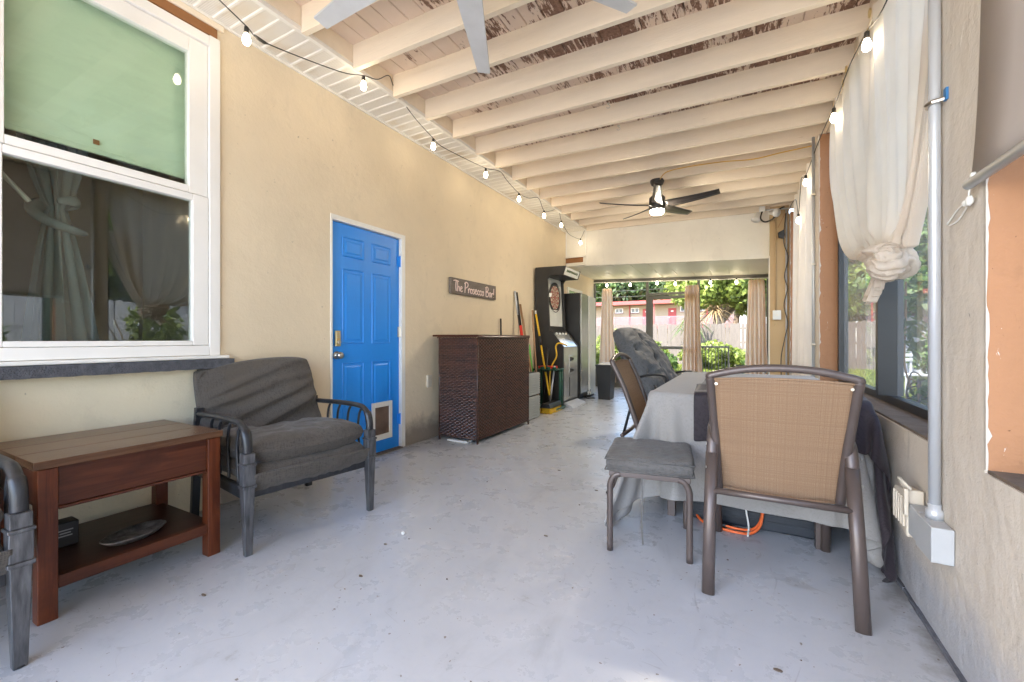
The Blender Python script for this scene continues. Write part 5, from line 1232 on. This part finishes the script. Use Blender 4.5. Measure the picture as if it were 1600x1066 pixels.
e3 = MB().tube([(-.185, 2.675, .022), (-.12, 2.66, .022), (-.10, 2.655, .022), (-.05, 2.65, .02)], [.010, .016, .016, .008], 10).build('cord_plug', MT['black'], smooth=True); tag(e3, 'black plug joining the orange cords under the table', 'plug')
e4 = MB().tube(bez([(.015, 2.70, .155), (.02, 2.68, .10), (.03, 2.655, .04), (.025, 2.60, .006)], 6), .005, 8).build('white_cable', MT['whiteplastic'], smooth=True); tag(e4, 'short white cable hanging down over the orange cord', 'cord')

# ------------------------------------------------------------------ stool
SL = thing('padded_stool', 'square bronze stool with grey padded seat in front of the grey table cover', 'stool', (-.432, 2.34, 0), math.radians(8.5))
for sx in (-1, 1):
    for sy in (-1, 1):
        x, y = .185 * sx, .197 * sy
        P = bez([(x, y, .0), (x, y, .28), (x - .002 * sx, y, .335), (x - .02 * sx, y, .375), (x - .05 * sx, y, .388)], 6)
        MB().tube(P, .0155, 10, flat=.9).build('leg', MT['bronze'], SL, smooth=True)
m = MB(); m.box(-.19, .19, -.205, -.175, .375, .400); m.box(-.19, .19, .175, .205, .375, .400); m.box(-.19, -.165, -.175, .175, .376, .399); m.box(.165, .19, -.175, .175, .376, .399)
m.build('seat_frame', MT['bronze'], SL, bevel=.003)
pillow(.425, .46, .078, 9, .006, 3, 50, 50, tf=lambda a, b, c: (a, b, .440 + c), e=14, floor_=.62).build('seat_cushion', MT['stoolpad'], SL, smooth=True)
for z in (.412, .465):
    P = [(.206 * sx_, .224 * sy_, z) for sx_, sy_ in ((-1, -1), (1, -1), (1, 1), (-1, 1), (-1, -1))]
    MB().tube(P, .0042, 6).build('piping', MT['stoolpad'], SL, smooth=True)
MB().tube(bez([(-.03, -.21, .385), (-.028, -.214, .28), (-.032, -.212, .17), (-.025, -.215, .06)], 4), .006, 4, flat=.25).build('tie_strap', MT['stoolpad'], SL)

# ------------------------------------------------------------------ sling chairs (face local +y)
def sling(label, loc, rotz, arms=True, grp='bronze framed tan sling armchairs at the covered table'):
    t = thing('sling_armchair' if arms else 'sling_chair', label, 'armchair' if arms else 'chair', loc, rotz)
    for s in (-1, 1):
        # rear leg + arm + front leg: separate pieces of flat oval bar
        if not arms:
            MB().tube([(s * .27, -.26, 0), (s * .245, -.12, .22), (s * .235, -.03, .395)], .014, 10).build('leg', MT['bronze'], t, smooth=True); MB().tube([(s * .235, .39, .40), (s * .245, .42, 0)], .014, 10).build('leg', MT['bronze'], t, smooth=True)
        else: MB().tube([(s * .255, -.255, 0), (s * .252, -.19, .30), (s * .247, -.125, .56)], .0165, 10, flat=1.5, up=(0, 1, 0)).build('leg', MT['bronze'], t, smooth=True)
        if arms: MB().tube(bez([(s * .247, -.125, .555), (s * .246, -.105, .615), (s * .246, -.07, .642), (s * .248, .0, .648), (s * .25, .25, .642), (s * .25, .33, .635), (s * .249, .375, .60), (s * .247, .39, .55)], 6), .0235, 10, flat=.8, up=(1, 0, 0)).build('armrest', MT['bronze'], t, smooth=True)
        if arms: MB().tube([(s * .247, .39, .552), (s * .242, .41, 0)], .015, 10, flat=1.4, up=(0, 1, 0)).build('leg', MT['bronze'], t, smooth=True)
        MB().tube(bez([(s * .222, -.045, .385), (s * .228, -.075, .50), (s * .238, -.15, .72), (s * .247, -.225, .885), (s * .248, -.235, .905)], 5), .0185, 10).build('back_post', MT['bronze'], t, smooth=True)
        MB().tube(bez([(s * .222, -.05, .392), (s * .222, .10, .385), (s * .222, .32, .405), (s * .222, .40, .395)], 5), .014, 8).build('seat_rail', MT['bronze'], t, smooth=True)
        m = MB()
        for (y, z) in (((-.14, .60), (-.155, .50)) if arms else ()): m.lathe([(.007, 0), (.005, .004)], (s * .27, y, z), 8, axis='x')
        m.lathe([(.006, -.002), (.004, .003)], (s * .225, -.245, .875), 8, axis='y'); m.build('rivet', MT['nickel'], t)
    MB().tube(bez([(-.250, -.235, .900), (-.235, -.237, .912), (-.12, -.243, .938), (0, -.245, .946), (.12, -.243, .938), (.235, -.237, .912), (.250, -.235, .900)], 7), .0150, 10).build('top_rail', MT['bronze'], t, smooth=True)
    MB().tube([(-.25, -.165, .405), (0, -.160, .404), (.25, -.165, .405)], .0135, 10).build('rear_stretcher', MT['bronze'], t, smooth=True)
    MB().tube([(-.235, .40, .372), (.235, .40, .372)], .0125, 10).build('front_stretcher', MT['bronze'], t, smooth=True)
    def bk(u, v):
        s = -1 + 2 * u; z = .392 + (.893 - .392) * v; yb_ = -.048 - .187 * (v ** 1.25)
        zt = z + (.010 * (1 - s * s) if v > .9 else 0) - .006 * (1 - s * s) * (1 - v)
        return (s * (.214 + .024 * v), yb_ - .012 * math.cos(s * PI / 2) * 1, zt)
    MB().grid(bk, 24, 30).build('back_sling', MT['sling'], t, smooth=True, solid=.0028)
    def se(u, v):
        s = -1 + 2 * u; return (s * .214, -.045 + .445 * v, .392 - .028 * math.cos(s * PI / 2) * math.sin(PI * min(1, v + .1)) + .008 * math.sin(v * PI))
    MB().grid(se, 20, 20).build('seat_sling', MT['sling'], t, smooth=True, solid=.0028)
    for v_ in (.0, 1.0):
        MB().tube([bk(k / 12, v_) for k in range(13)], .0055, 6).build('sling_hem', MT['sling'], t, smooth=True)
    return t
sling('bronze armchair with tan mesh back seen from behind at the near end of the table', (.127, 2.205, 0), math.radians(.5))
sling('bronze chair with tan mesh back standing sideways behind the padded stool', (-.555, 3.15, 0), math.radians(-90), False)

# ------------------------------------------------------------------ lounge chair with quilted pad
QC = thing('padded_lounge_chair', 'reclined lounge chair with big grey tufted pad behind the covered table', 'lounge chair', (-.80, 4.75, 0), math.radians(-20))
def qf(a, b, c):
    s = (b + .48) / .96                  # 0 bottom .. 1 top
    x = .12 - .42 * s - .10 * s * s; z = .42 + .84 * s - .10 * s * s
    nx, nz = .85, .45 + .2 * s
    for (ta, tb_2) in ((0, -.02), (0, .28), (0, -.3), (-.22, .13), (.22, .13), (-.22, -.17), (.22, -.17)):
        d = math.hypot(a - ta, b - tb_2); c *= 1 - .5 * math.exp(-(d / .045) ** 2)
    wd = 1 - .28 * s ** 3
    return (x + c * nx, a * wd, z + c * nz)
pillow(.66, .98, .24, 2.2, .014, 3, 90, 120, tf=qf, e=3, ridges=lambda a, b: .009 * math.cos(a * 7 + b * 3) * math.cos(b * 9) - .022 * math.exp(-((a - .05 * math.sin(b * 5)) / .03) ** 2)).build('tufted_pad', MT['quilt'], QC, smooth=True)
m = MB()
for (ta, tb_2) in ((0, -.02), (0, .28), (0, -.3), (-.22, .13), (.22, .13)):
    p = qf(ta, tb_2, .115); m.lathe([(.004, -.006), (.014, 0), (.008, .006)], p, 10)
m.build('pad_button', MT['blackpaint'], QC)
m = MB()
for s in (-1, 1):
    m.tube(bez([(.10, s * .31, .40), (-.16, s * .29, .70), (-.32, s * .26, .98)], 6), .014, 8)
m.build('back_frame', MT['blacksteel'], QC, smooth=True)
for s in (-1, 1):
    MB().tube([(-.05, s * .32, .60), (-.22, s * .33, 0)], .014, 8).build('leg', MT['blacksteel'], QC, smooth=True)
    MB().tube([(.15, s * .32, .60), (.40, s * .33, 0)], .014, 8).build('leg', MT['blacksteel'], QC, smooth=True)
    MB().tube(bez([(-.12, s * .335, .64), (.10, s * .335, .70), (.26, s * .335, .70), (.31, s * .335, .64), (.30, s * .335, .54)], 6), .012, 8).build('arm', MT['black'], QC, smooth=True)
pillow(.60, .60, .10, 6, .01, 4, 40, 40, tf=lambda a, b, c: (.34 + b * .8, a, .43 + c)).build('seat_pad', MT['quilt'], QC, smooth=True)

# ------------------------------------------------------------------ folding chair at the pier
FC = thing('folding_chair', 'dark teal folding chair half hidden behind the tan pier', 'chair', (.20, 7.95, 0), math.radians(180))
for s in (-1, 1):
    MB().tube([(-.30, s * .26, .98), (-.06, s * .26, .0)], .013, 8).build('back_post', MT['teal'], FC, smooth=True)
    MB().tube([(.30, s * .26, .60), (-.20, s * .26, .0)], .013, 8).build('leg', MT['teal'], FC, smooth=True)
    MB().box(-.22, .30, s * .29 - .02, s * .29 + .02, .60, .618).build('armrest', MT['blackpaint'], FC, bevel=.004)
    MB().tube([(.27, s * .28, .60), (.27, s * .28, .45)], .010, 8).build('arm_post', MT['teal'], FC, smooth=True)
MB().grid(lambda u, v: (-.30 + .18 * (1 - v), -.25 + .5 * u, .52 + .44 * v), 6, 6).build('back_sling', MT['teal'], FC, solid=.003)
MB().grid(lambda u, v: (-.15 + .40 * v, -.25 + .5 * u, .43 - .03 * math.sin(v * PI)), 6, 6).build('seat_sling', MT['teal'], FC, solid=.003)

# ------------------------------------------------------------------ floor debris
db = MB(); random.seed(5)
pts = [(-1.96, .94), (-1.50, 1.35), (-.93, 2.1), (-1.1, .72), (-.9, 2.9), (-.62, 2.9), (-1.3, 3.2), (.1, 1.6), (-1.62, 1.62)]
for (x, y) in pts + [(random.uniform(-2.6, .5), random.uniform(.7, 4)) for _ in range(38)]:
    r = .010 if (x, y) in pts else random.uniform(.0015, .0045); a = random.uniform(0, PI)
    n_ = 7; ring_ = [(x + r * math.cos(2 * PI * k / n_ + a) * random.uniform(.9, 1.5), y + r * .6 * math.sin(2 * PI * k / n_ + a) * random.uniform(.8, 1.3)) for k in range(n_)]
    db.prism(ring_, 'z', .0006, .004)
tag(db.build('floor_debris', MT['bark']), kind='stuff')
MB_ = MB().lathe([(.004, 0), (.010, .004), (.010, .012), (.004, .016)], (-1.62, 1.75, .0), 10).build('bottle_cap', MT['whiteplastic']); tag(MB_, 'tiny white cap lying on the floor under the cushioned armchair', 'cap')
random.seed(3)

# ================================================================== OUTSIDE
# far garden wall line: fence of single boards
def fence(name, lab, p0, p1, h, bw_, mat, posts=True, seed=1):
    random.seed(seed)
    d = Vector((p1[0] - p0[0], p1[1] - p0[1], 0)); L = d.length; d.normalize(); ang = math.atan2(d.y, d.x)
    t = thing(name, lab, 'fence', (p0[0], p0[1], -.12), ang)
    base = []
    for k in range(4):
        hh = h + random.uniform(-.02, .02); m = MB()
        m.prism([(0.003, 0), (bw_ - .003, 0), (bw_ - .003, hh - .03), (bw_ - .03, hh), (.03, hh), (.003, hh - .03)], 'y', -.009, .009)
        o = m.build('board', mat, t) if k == 0 else m.build('board', mat, t); base.append(o); o.location = (k * bw_, 0, 0)
    nb = int(L / bw_)
    for k in range(4, min(nb, 296)):
        c_ = inst(base[k % 4], (k * bw_ + random.uniform(-.002, .002), random.uniform(-.006, .006), random.uniform(-.01, .01)), t, (0, random.uniform(-.006, .006), 0))
    for z in (.35, 1.0, h - .25): MB().box(0, L, .011, .05, z, z + .08).build('rail', mat, t)
    return t
fence('board_fence', 'weathered grey board fence running across the back of the garden', (-16, 20.2), (4.88, 20.0), 1.84, .145, MT['fence'])
fence('board_fence', 'silver grey board fence along the side yard seen through the right windows', (4.9, 20.0), (4.9, -4), 1.95, .145, MT['fence_blue'], seed=4)

# grass
def grass(name, x0, x1, y0, y1, n, hmin, hmax, mat, seed, dens=None):
    rng = np.random.default_rng(seed); x = rng.uniform(x0, x1, n); y = y0 + (y1 - y0) * rng.uniform(0, 1, n) ** 1.3
    a = rng.uniform(0, PI * 2, n); h = rng.uniform(hmin, hmax, n); wv = rng.uniform(.006, .014, n) * (1 + (y - y0) * .12)
    la = rng.uniform(-.4, .4, n) * h; lb_ = rng.uniform(-.4, .4, n) * h
    vs = np.empty((n, 3, 3)); vs[:, 0] = np.stack([x - np.cos(a) * wv, y - np.sin(a) * wv, np.full(n, -.12)], 1); vs[:, 1] = np.stack([x + np.cos(a) * wv, y + np.sin(a) * wv, np.full(n, -.12)], 1)
    vs[:, 2] = np.stack([x + la, y + lb_, -.12 + h], 1)
    me = bpy.data.meshes.new(name); me.vertices.add(n * 3); me.vertices.foreach_set('co', vs.ravel()); me.loops.add(n * 3); me.loops.foreach_set('vertex_index', np.arange(n * 3)); me.polygons.add(n)
    me.polygons.foreach_set('loop_start', np.arange(n) * 3); me.polygons.foreach_set('loop_total', np.full(n, 3)); me.materials.append(mat); me.update(); me.validate()
    o = bpy.data.objects.new(name, me); C.objects.link(o); o['kind'] = 'stuff'; return o
MT['lawn'] = simple('lawn_soil', (.16, .155, .06), .95, .25, 2, .4, 30, world=True)
lw = MB().box(-14, 4.8, 9.9, 19.9, -.118, -.10).build('lawn', MT['lawn']); tag(lw, kind='structure')
grass('grass', -9, 4.8, 10, 19.9, 60000, .05, .14, MT['leaf_lime'], 3)

def leaves(name, blobs, n, size, mat, parent=None, seed=0, up=.3, local_root=None, aspect=1.8, kind=None):
    rng = np.random.default_rng(seed); vol = np.array([b[3] * b[4] * b[5] for b in blobs]) ** .75; pick = rng.choice(len(blobs), n, p=vol / vol.sum())
    B_ = np.array(blobs)[pick]; d = rng.normal(size=(n, 3)); d /= np.linalg.norm(d, axis=1, keepdims=True)
    r = rng.uniform(.45, 1.0, n) ** .6 * (1 + .18 * np.sin(d[:, 0] * 7 + pick) * np.cos(d[:, 2] * 6 + pick * 2)) + rng.normal(0, .05, n)
    c_ = B_[:, :3] + d * r[:, None] * B_[:, 3:6]
    # clumping
    nd = d + rng.normal(0, .8, (n, 3)); nd[:, 2] += up; nd /= np.linalg.norm(nd, axis=1, keepdims=True)
    t = np.cross(nd, rng.normal(size=(n, 3))); t /= np.linalg.norm(t, axis=1, keepdims=True); b = np.cross(nd, t)
    s = size * rng.uniform(.6, 1.3, n)[:, None]
    vs = np.empty((n, 4, 3)); vs[:, 0] = c_ - t * s * aspect / 2; vs[:, 1] = c_ + b * s * .5 + nd * s * .12; vs[:, 2] = c_ + t * s * aspect / 2; vs[:, 3] = c_ - b * s * .5 + nd * s * .12
    if parent is not None: vs -= np.array(root_loc(parent))
    me = bpy.data.meshes.new(name); me.vertices.add(n * 4); me.vertices.foreach_set('co', vs.ravel()); me.loops.add(n * 4); me.loops.foreach_set('vertex_index', np.arange(n * 4)); me.polygons.add(n)
    me.polygons.foreach_set('loop_start', np.arange(n) * 4); me.polygons.foreach_set('loop_total', np.full(n, 4)); me.materials.append(mat); me.update()
    o = bpy.data.objects.new(name, me); C.objects.link(o)
    if parent is not None: o.parent = parent
    if kind: o['kind'] = kind
    return o
def blobs_for(c, r, k, seed, sq=.8):
    rng = random.Random(seed); out = []
    for i in range(k):
        a = rng.uniform(0, 2 * PI); rr = r * rng.uniform(.2, .85); z = rng.uniform(-.55, .75) * r * sq
        q = r * rng.uniform(.28, .48); out.append((c[0] + rr * math.cos(a), c[1] + rr * math.sin(a), c[2] + z, q, q, q * .8))
    return out
def tree(lab, x, y, ch, r, mat, n, size, seed, bark='bark', group=None, k=12, z0=-.12, sq=.8):
    t = thing('tree', lab, 'tree', (x, y, z0), group=group); rng = random.Random(seed)
    bl = blobs_for((x, y, ch), r, k, seed, sq)
    m = MB(); top = (x + rng.uniform(-.2, .2) * r, y, ch - .2 * r)
    m.tube(bez([(x, y, z0), (x + rng.uniform(-.1, .1), y, (z0 + ch) * .4), top], 6), [.05 * r + .05 - .0022 * r * i for i in range(13)], 9)
    for b in bl[:8]:
        m.tube(bez([(x, y, ch * .45), ((x + b[0]) / 2 + rng.uniform(-.1, .1) * r, (y + b[1]) / 2, (ch * .5 + b[2]) / 2 + .1 * r), (b[0], b[1], b[2])], 5), [.022 * r + .02 - .0014 * r * i for i in range(11)], 6)
    m.build('trunk', MT[bark], t, smooth=True, local=False)
    leaves('crown', bl, n, size, MT[mat], t, seed); return t
# trees beyond the motel
for i, (x, y, ch, r, mat, lab) in enumerate(((-27, 57, 7.0, 5.5, 'leaf_mid', 'leafy green tree beyond the motel roof at the far left of the screen'), (-18.5, 56, 7.4, 4.6, 'leaf_mid', 'bushy green tree beyond the motel roof left of the first post'),
        (-13.2, 58, 8.0, 4.8, 'leaf_dark', 'dark tall tree beyond the motel roof beside the first screen post'), (-8.2, 57, 6.6, 3.4, 'leaf_dark', 'low dark tree beyond the motel roof over the screen door'), (-2.5, 60, 7, 3.2, 'leaf_dark', 'small dark tree beyond the motel roof near the middle curtain'))):
    tree(lab, x, y, ch, r, mat, 9000, .42, 20 + i, group='trees beyond the motel', k=16)
tree('broad bright green tree with bare pale limbs behind the garden fence', -.9, 23.5, 4.0, 2.7, 'leaf_lime', 13000, .16, 41, 'bark_pale', k=18, sq=.62)
tree('dark leaved tree just behind the bright green garden tree', -.2, 27.5, 5.2, 3.2, 'leaf_mid', 9000, .22, 42, k=14)
tree('bushy tree behind the fence near the right hand tan curtain', 3.4, 25.0, 3.6, 2.6, 'leaf_mid', 9000, .18, 43, k=14)
tree('dense tree rising over the fence at the far left of the screen room', -8.6, 23.0, 3.9, 2.1, 'leaf_mid', 8000, .17, 44, k=12)
# side trees seen through the right windows
tree('sunlit bright green tree over the side fence behind the knotted curtain', 6.3, 17.5, 3.6, 3.1, 'leaf_lime', 16000, .17, 51, k=20)
tree('tall green tree behind the corner where both board fences meet', 6.6, 25.5, 4.4, 4.2, 'leaf_lime', 16000, .22, 52, k=20)
tree('leafy tree over the side fence opposite the long curtain', 7.0, 10.5, 3.6, 2.8, 'leaf_mid', 13000, .15, 53, k=16)
tree('leafy tree over the side fence opposite the roller shade', 6.6, 4.0, 3.4, 2.8, 'leaf_lime', 13000, .14, 54, k=16)
tree('green tree over the side fence opposite the porch mouth', 7.3, -2.5, 3.4, 2.8, 'leaf_mid', 7000, .17, 55, k=12)
tree('low branched green tree in the side yard by the fence corner', 4.1, 14.0, 2.9, 1.5, 'leaf_mid', 9000, .11, 56, k=14)
def shrub(lab, x, y, h, r, mat, n, size, seed, group=None, name='shrub'):
    t = thing(name, lab, 'shrub', (x, y, -.12), group=group); m = MB(); rng = random.Random(seed)
    for k in range(7):
        a = rng.uniform(0, 2 * PI); m.tube(bez([(x, y, -.12), (x + .3 * r * math.cos(a), y + .3 * r * math.sin(a), h * .5), (x + .7 * r * math.cos(a), y + .7 * r * math.sin(a), h * .85)], 4), .012, 5)
    m.build('stem', MT['bark'], t, local=False)
    bl = [(x + rng.uniform(-.6, .6) * r, y + rng.uniform(-.6, .6) * r, rng.uniform(.15, .8) * h, r * .5, r * .5, h * .26) for _ in range(9)]
    leaves('foliage', bl, n, size, MT[mat], t, seed); return t
for i, (lab, x, y, h, r, mat) in enumerate((
    ('yellow green shrub on the lawn left of the screen door frame', -5.6, 17.5, 1.2, .8, 'leaf_lime'), ('tall climbing shrub with yellow green tips over the fence left of the screen door', -5.3, 19.2, 2.0, .75, 'leaf_lime'),
    ('tall pale weedy shrub seen through the screen door', -3.3, 17.0, 1.3, .9, 'leaf_lime'), ('green shrub low at the right of the screen door view', -2.6, 15.6, .95, .7, 'leaf_mid'),
    ('pale feathery shrub beside the middle tan curtain', -1.5, 17.6, 1.35, .9, 'leaf_lime'), ('feathery green shrub above the garden bench back', -.4, 16.8, 1.15, .8, 'leaf_lime'), ('low orange tinged shrub right of the garden bench', .6, 15.0, .8, .65, 'leaf_mid'),
    ('dark green shrub in the left screen bay behind the tan curtain', -7.6, 18.6, 1.5, .9, 'leaf_dark'), ('leafy bush in the side yard close behind the vinyl window', 3.9, 9.6, 1.2, .7, 'leaf_lime'), ('small leafy bush at the foot of the side fence', 4.2, 7.0, 1.3, .6, 'leaf_mid'),
    ('green bush at the side fence opposite the roller shade', 3.9, 3.6, 1.7, .8, 'leaf_lime'), ('large bush at the side fence nearer the porch end', 3.9, 1.2, 1.7, .8, 'leaf_mid'), ('wide leafy bush by the side fence opposite the far curtain', 4.1, 13.0, 1.5, .8, 'leaf_mid'))):
    kk = .74 if (y >= 14 and x < 2) else 1
    shrub(lab, x, y, h * kk, r * (.9 if kk < 1 else 1), mat, 3000, .075 if y < 14 else .08, 70 + i)
# palm-like yucca at the fence
def palm(lab, x, y, h, n, L, mat, seed):
    t = thing('palm_plant', lab, 'palm', (x, y, -.12)); rng = random.Random(seed)
    MB().tube([(x, y, -.12), (x + .05, y, h * .5), (x, y, h)], [.11, .09, .10], 9).build('trunk', MT['bark'], t, local=False, smooth=True)
    m = MB()
    for k in range(n):
        a = rng.uniform(0, 2 * PI); e = rng.uniform(-.2, 1.2); l = L * rng.uniform(.7, 1.1); w_ = .035; P = []
        for i in range(7):
            s = i / 6; r_ = l * s * math.cos(e * (1 - .3 * s)); z = h + l * (math.sin(e) * s - .75 * s * s)
            P.append((x + r_ * math.cos(a), y + r_ * math.sin(a), z))
        vs = []
        for i, p in enumerate(P):
            ww = w_ * (1 - (i / 6) ** 2) + .003; vs += [(p[0] - ww * math.sin(a), p[1] + ww * math.cos(a), p[2]), (p[0] + ww * math.sin(a), p[1] - ww * math.cos(a), p[2])]
        m.add(vs, [(2 * i, 2 * i + 1, 2 * i + 3, 2 * i + 2) for i in range(6)])
    m.build('frond', MT[mat], t, local=False)['kind'] = 'stuff'
palm('spiky green palm standing before the fence beside the middle tan curtain', -1.9, 19.3, 1.75, 60, 1.0, 'leaf_mid', 5)
palm('drooping dry brown palm clump behind the fence', -1.1, 21.2, 2.3, 70, 1.1, 'leaf_dry', 6)
# white house glimpsed behind the fence
wh = thing('white_house', 'bright white house glimpsed through the branches behind the fence', 'building', (2.5, 33, 0))
wbox('wall', MT['white_trim'], wh, -.4, 8, 32, 36, -.1, 3.9); MB().prism([(-.9, 3.9), (8.5, 3.9), (3.8, 4.9)], 'y', 31.7, 36.3).build('roof', MT['pan_roof'], wh, local=False)
for x in (1.4, 3.6): wbox('window', MT['winglass'], wh, x, x + .8, 31.98, 31.999, 1.6, 2.7)

# motel
MO = thing('motel', 'long two storey cream motel with coral red doors, eaves and railing', 'building', (-10, 50, -.12))
wbox('wall', MT['motel'], MO, -34, 2.2, 48.0, 56, -.1, 4.75)
wbox('roof', MT['motel_red'], MO, -34.6, 2.8, 46.5, 56.5, 4.93, 5.12); wbox('eave_board', MT['motel_red'], MO, -34.6, 2.8, 46.3, 46.45, 4.78, 5.14)
wbox('gallery_floor', MT['motel_red'], MO, -34.3, 2.5, 46.5, 47.99, 2.2, 2.42)
wbox('soffit', MT['motel'], MO, -34.4, 2.6, 46.5, 47.99, 4.80, 4.92)
for k in range(5):
    B0 = -28.6 + k * 6.9
    for sg_ in (-1, 1):
        x = B0 + sg_ * 1.33
        if not -33.5 < x < 2: continue
        d = wbox('door', MT['motel_red'], MO, x - .40, x + .40, 47.93, 47.998, 2.43, 4.36)
        MB().lathe([(.05, 0), (.05, .05)], (x - .3, 47.90, 3.35), 8, axis='y').build('door_knob', MT['nickel'], d, local=False)
        MB().box(x - .13, x + .13, 47.90, 47.925, 3.98, 4.1).build('number_plate', MT['whiteplastic'], d, local=False)
        wx = B0 + sg_ * 2.57; f = wbox('window', MT['whiteplastic'], MO, wx - .44, wx + .44, 47.94, 47.998, 3.97, 4.50)
        for s in (-1, 1): MB().box(wx + s * .20 - .165, wx + s * .20 + .165, 47.925, 47.939, 4.04, 4.43).build('pane', MT['winglass'], f, local=False)
        MB().box(wx - .50, wx + .50, 47.85, 47.935, 3.90, 3.969).build('window_ledge', MT['motel_pink'], f, local=False)
    if B0 + 3.75 < 2: MB().tube([(B0 + 3.75, 47.9, 2.43), (B0 + 3.75, 47.9, 4.78)], .06, 8).build('drain_pipe', MT['motel_red'], MO, local=False)
for k in range(8):
    x = -33.7 + k * 5.1; wbox('gallery_post', MT['motel_red'], MO, x - .06, x + .06, 46.6, 46.72, 2.43, 4.79)
rl = wbox('railing', MT['motel_pink'], MO, -34.2, 2.4, 46.62, 46.68, 3.38, 3.44)
mm_ = MB()
for k in range(300): mm_.box(-34.1 + k * .122, -34.1 + k * .122 + .05, 46.64, 46.66, 2.5, 3.38)
mm_.build('baluster', MT['motel_pink'], rl, local=False)['kind'] = 'stuff'
wbox('railing_base', MT['motel_red'], MO, -34.2, 2.4, 46.62, 46.68, 2.44, 2.52)
# garden bench
GB = thing('garden_bench', 'bronze metal garden bench with upright slats just outside the screen', 'bench', (-.55, 10.5, -.10))
def gb(n, *b): return wbox(n, MT['bronze_alu'], GB, *b, .003)
gb('top_rail', -.85, -.25, 10.42, 10.46, .865, .905); gb('bottom_rail', -.83, -.29, 10.42, 10.45, .30, .33)
for k in range(8): gb('back_slat', -.80 + k * .066, -.785 + k * .066, 10.43, 10.445, .331, .864)
for x in (-.85, -.285): gb('leg', x, x + .035, 10.42, 10.455, -.10, .863); gb('leg', x, x + .035, 10.86, 10.895, -.10, .50)
MB().box(-.84, -.26, 10.46, 10.92, .22, .29).build('seat_pad', MT['black'], GB, bevel=.02, local=False)
# white slatted chair in the side yard
WCh = thing('white_chair', 'white slatted garden chair in the side yard behind the black window post', 'chair', (3.0, 12.0, -.10), math.radians(200))
for k in range(3): MB().box(-.22, .22, -.02, .0, .68 + k * .10, .75 + k * .10).build('back_slat', MT['boxgrey'], WCh, bevel=.006)
for s in (-1, 1):
    MB().box(s * .20 - .02, s * .20 + .02, -.04, -.021, 0, .96).build('leg', MT['boxgrey'], WCh); MB().box(s * .20 - .02, s * .20 + .02, .42, .46, 0, .42).build('leg', MT['boxgrey'], WCh)
MB().box(-.23, .23, .0, .46, .40, .44).build('seat', MT['boxgrey'], WCh, bevel=.01)
TH_ = thing('tangled_vine', 'tangle of bare tan vines and dark cord outside the vinyl window', 'vine', (1.2, 4.3, .4))
rng = random.Random(4)
for q, (mt, r_, n_) in enumerate((('stick', .007, 13), ('bark_pale', .006, 16), ('rubber', .006, 9), ('bark', .005, 12))):
    P = []
    for k in range(n_):
        a = k * 1.5 + q * 1.1; P.append((1.25 + .06 * math.sin(a * .7), 4.50 + (.10 + .04 * (k % 3)) * math.cos(a) + rng.uniform(-.04, .04), .62 + (.10 + .05 * (k % 2)) * math.sin(a) + rng.uniform(-.05, .05)))
    if q == 0: P += [(1.22, 4.78, .80), (1.2, 4.72, 1.0), (1.15, 4.50, 1.2), (1.1, 4.3, 1.5)]
    MB().tube(bez(P, 6), r_, 6).build('vine_stem', MT[mt], TH_, smooth=True, local=False)
leaves('vine_leaf', [(1.25, 4.4, .62, .10, .16, .16), (1.2, 4.35, 1.2, .10, .2, .3)], 160, .05, MT['leaf_mid'], TH_, 8, kind='stuff')
wbox('wall_hanger', MT['bark_pale'], TH_, 1.28, 1.34, 4.35, 4.45, -.10, .85)
# overhead lines
for i, z in enumerate((5.3, 5.9)):
    pl = MB().tube(bez([(-40, 44, z + 1.5), (-10, 43, z), (20, 44, z + 1.3)], 8), .02, 5).build('power_line', MT['rubber'], smooth=True)
    tag(pl, '%s of two thin power lines crossing above the motel roof' % ('lower' if i == 0 else 'upper'), 'power line')

# repeats share a group phrase
GROUPS = {'string_light': 'strings of lit bulbs', 'ceiling_fan': 'ceiling fans under the porch roof', 'conduit': 'grey conduits on the block wall', 'ceiling_hook': 'silver hooks in the rafters',
    'screen_curtain': 'tan curtains at the far screen', 'window_frame': 'black framed windows in the block wall', 'wooden_pole': 'poles leaning on the beige wall', 'garden_pole': 'poles leaning on the beige wall',
    'board_fence': 'board fences round the garden', 'tree': 'trees around the garden', 'shrub': 'shrubs around the lawn', 'palm_plant': 'palms by the garden fence', 'power_line': 'power lines over the motel',
    'extension_cord': 'extension cords', 'hand_tool': 'tools in the green caddy'}
for o in list(bpy.data.objects):
    b_ = o.name.split('.')[0]
    if o.parent is None and b_ in GROUPS and not o.get('group'): o['group'] = GROUPS[b_]
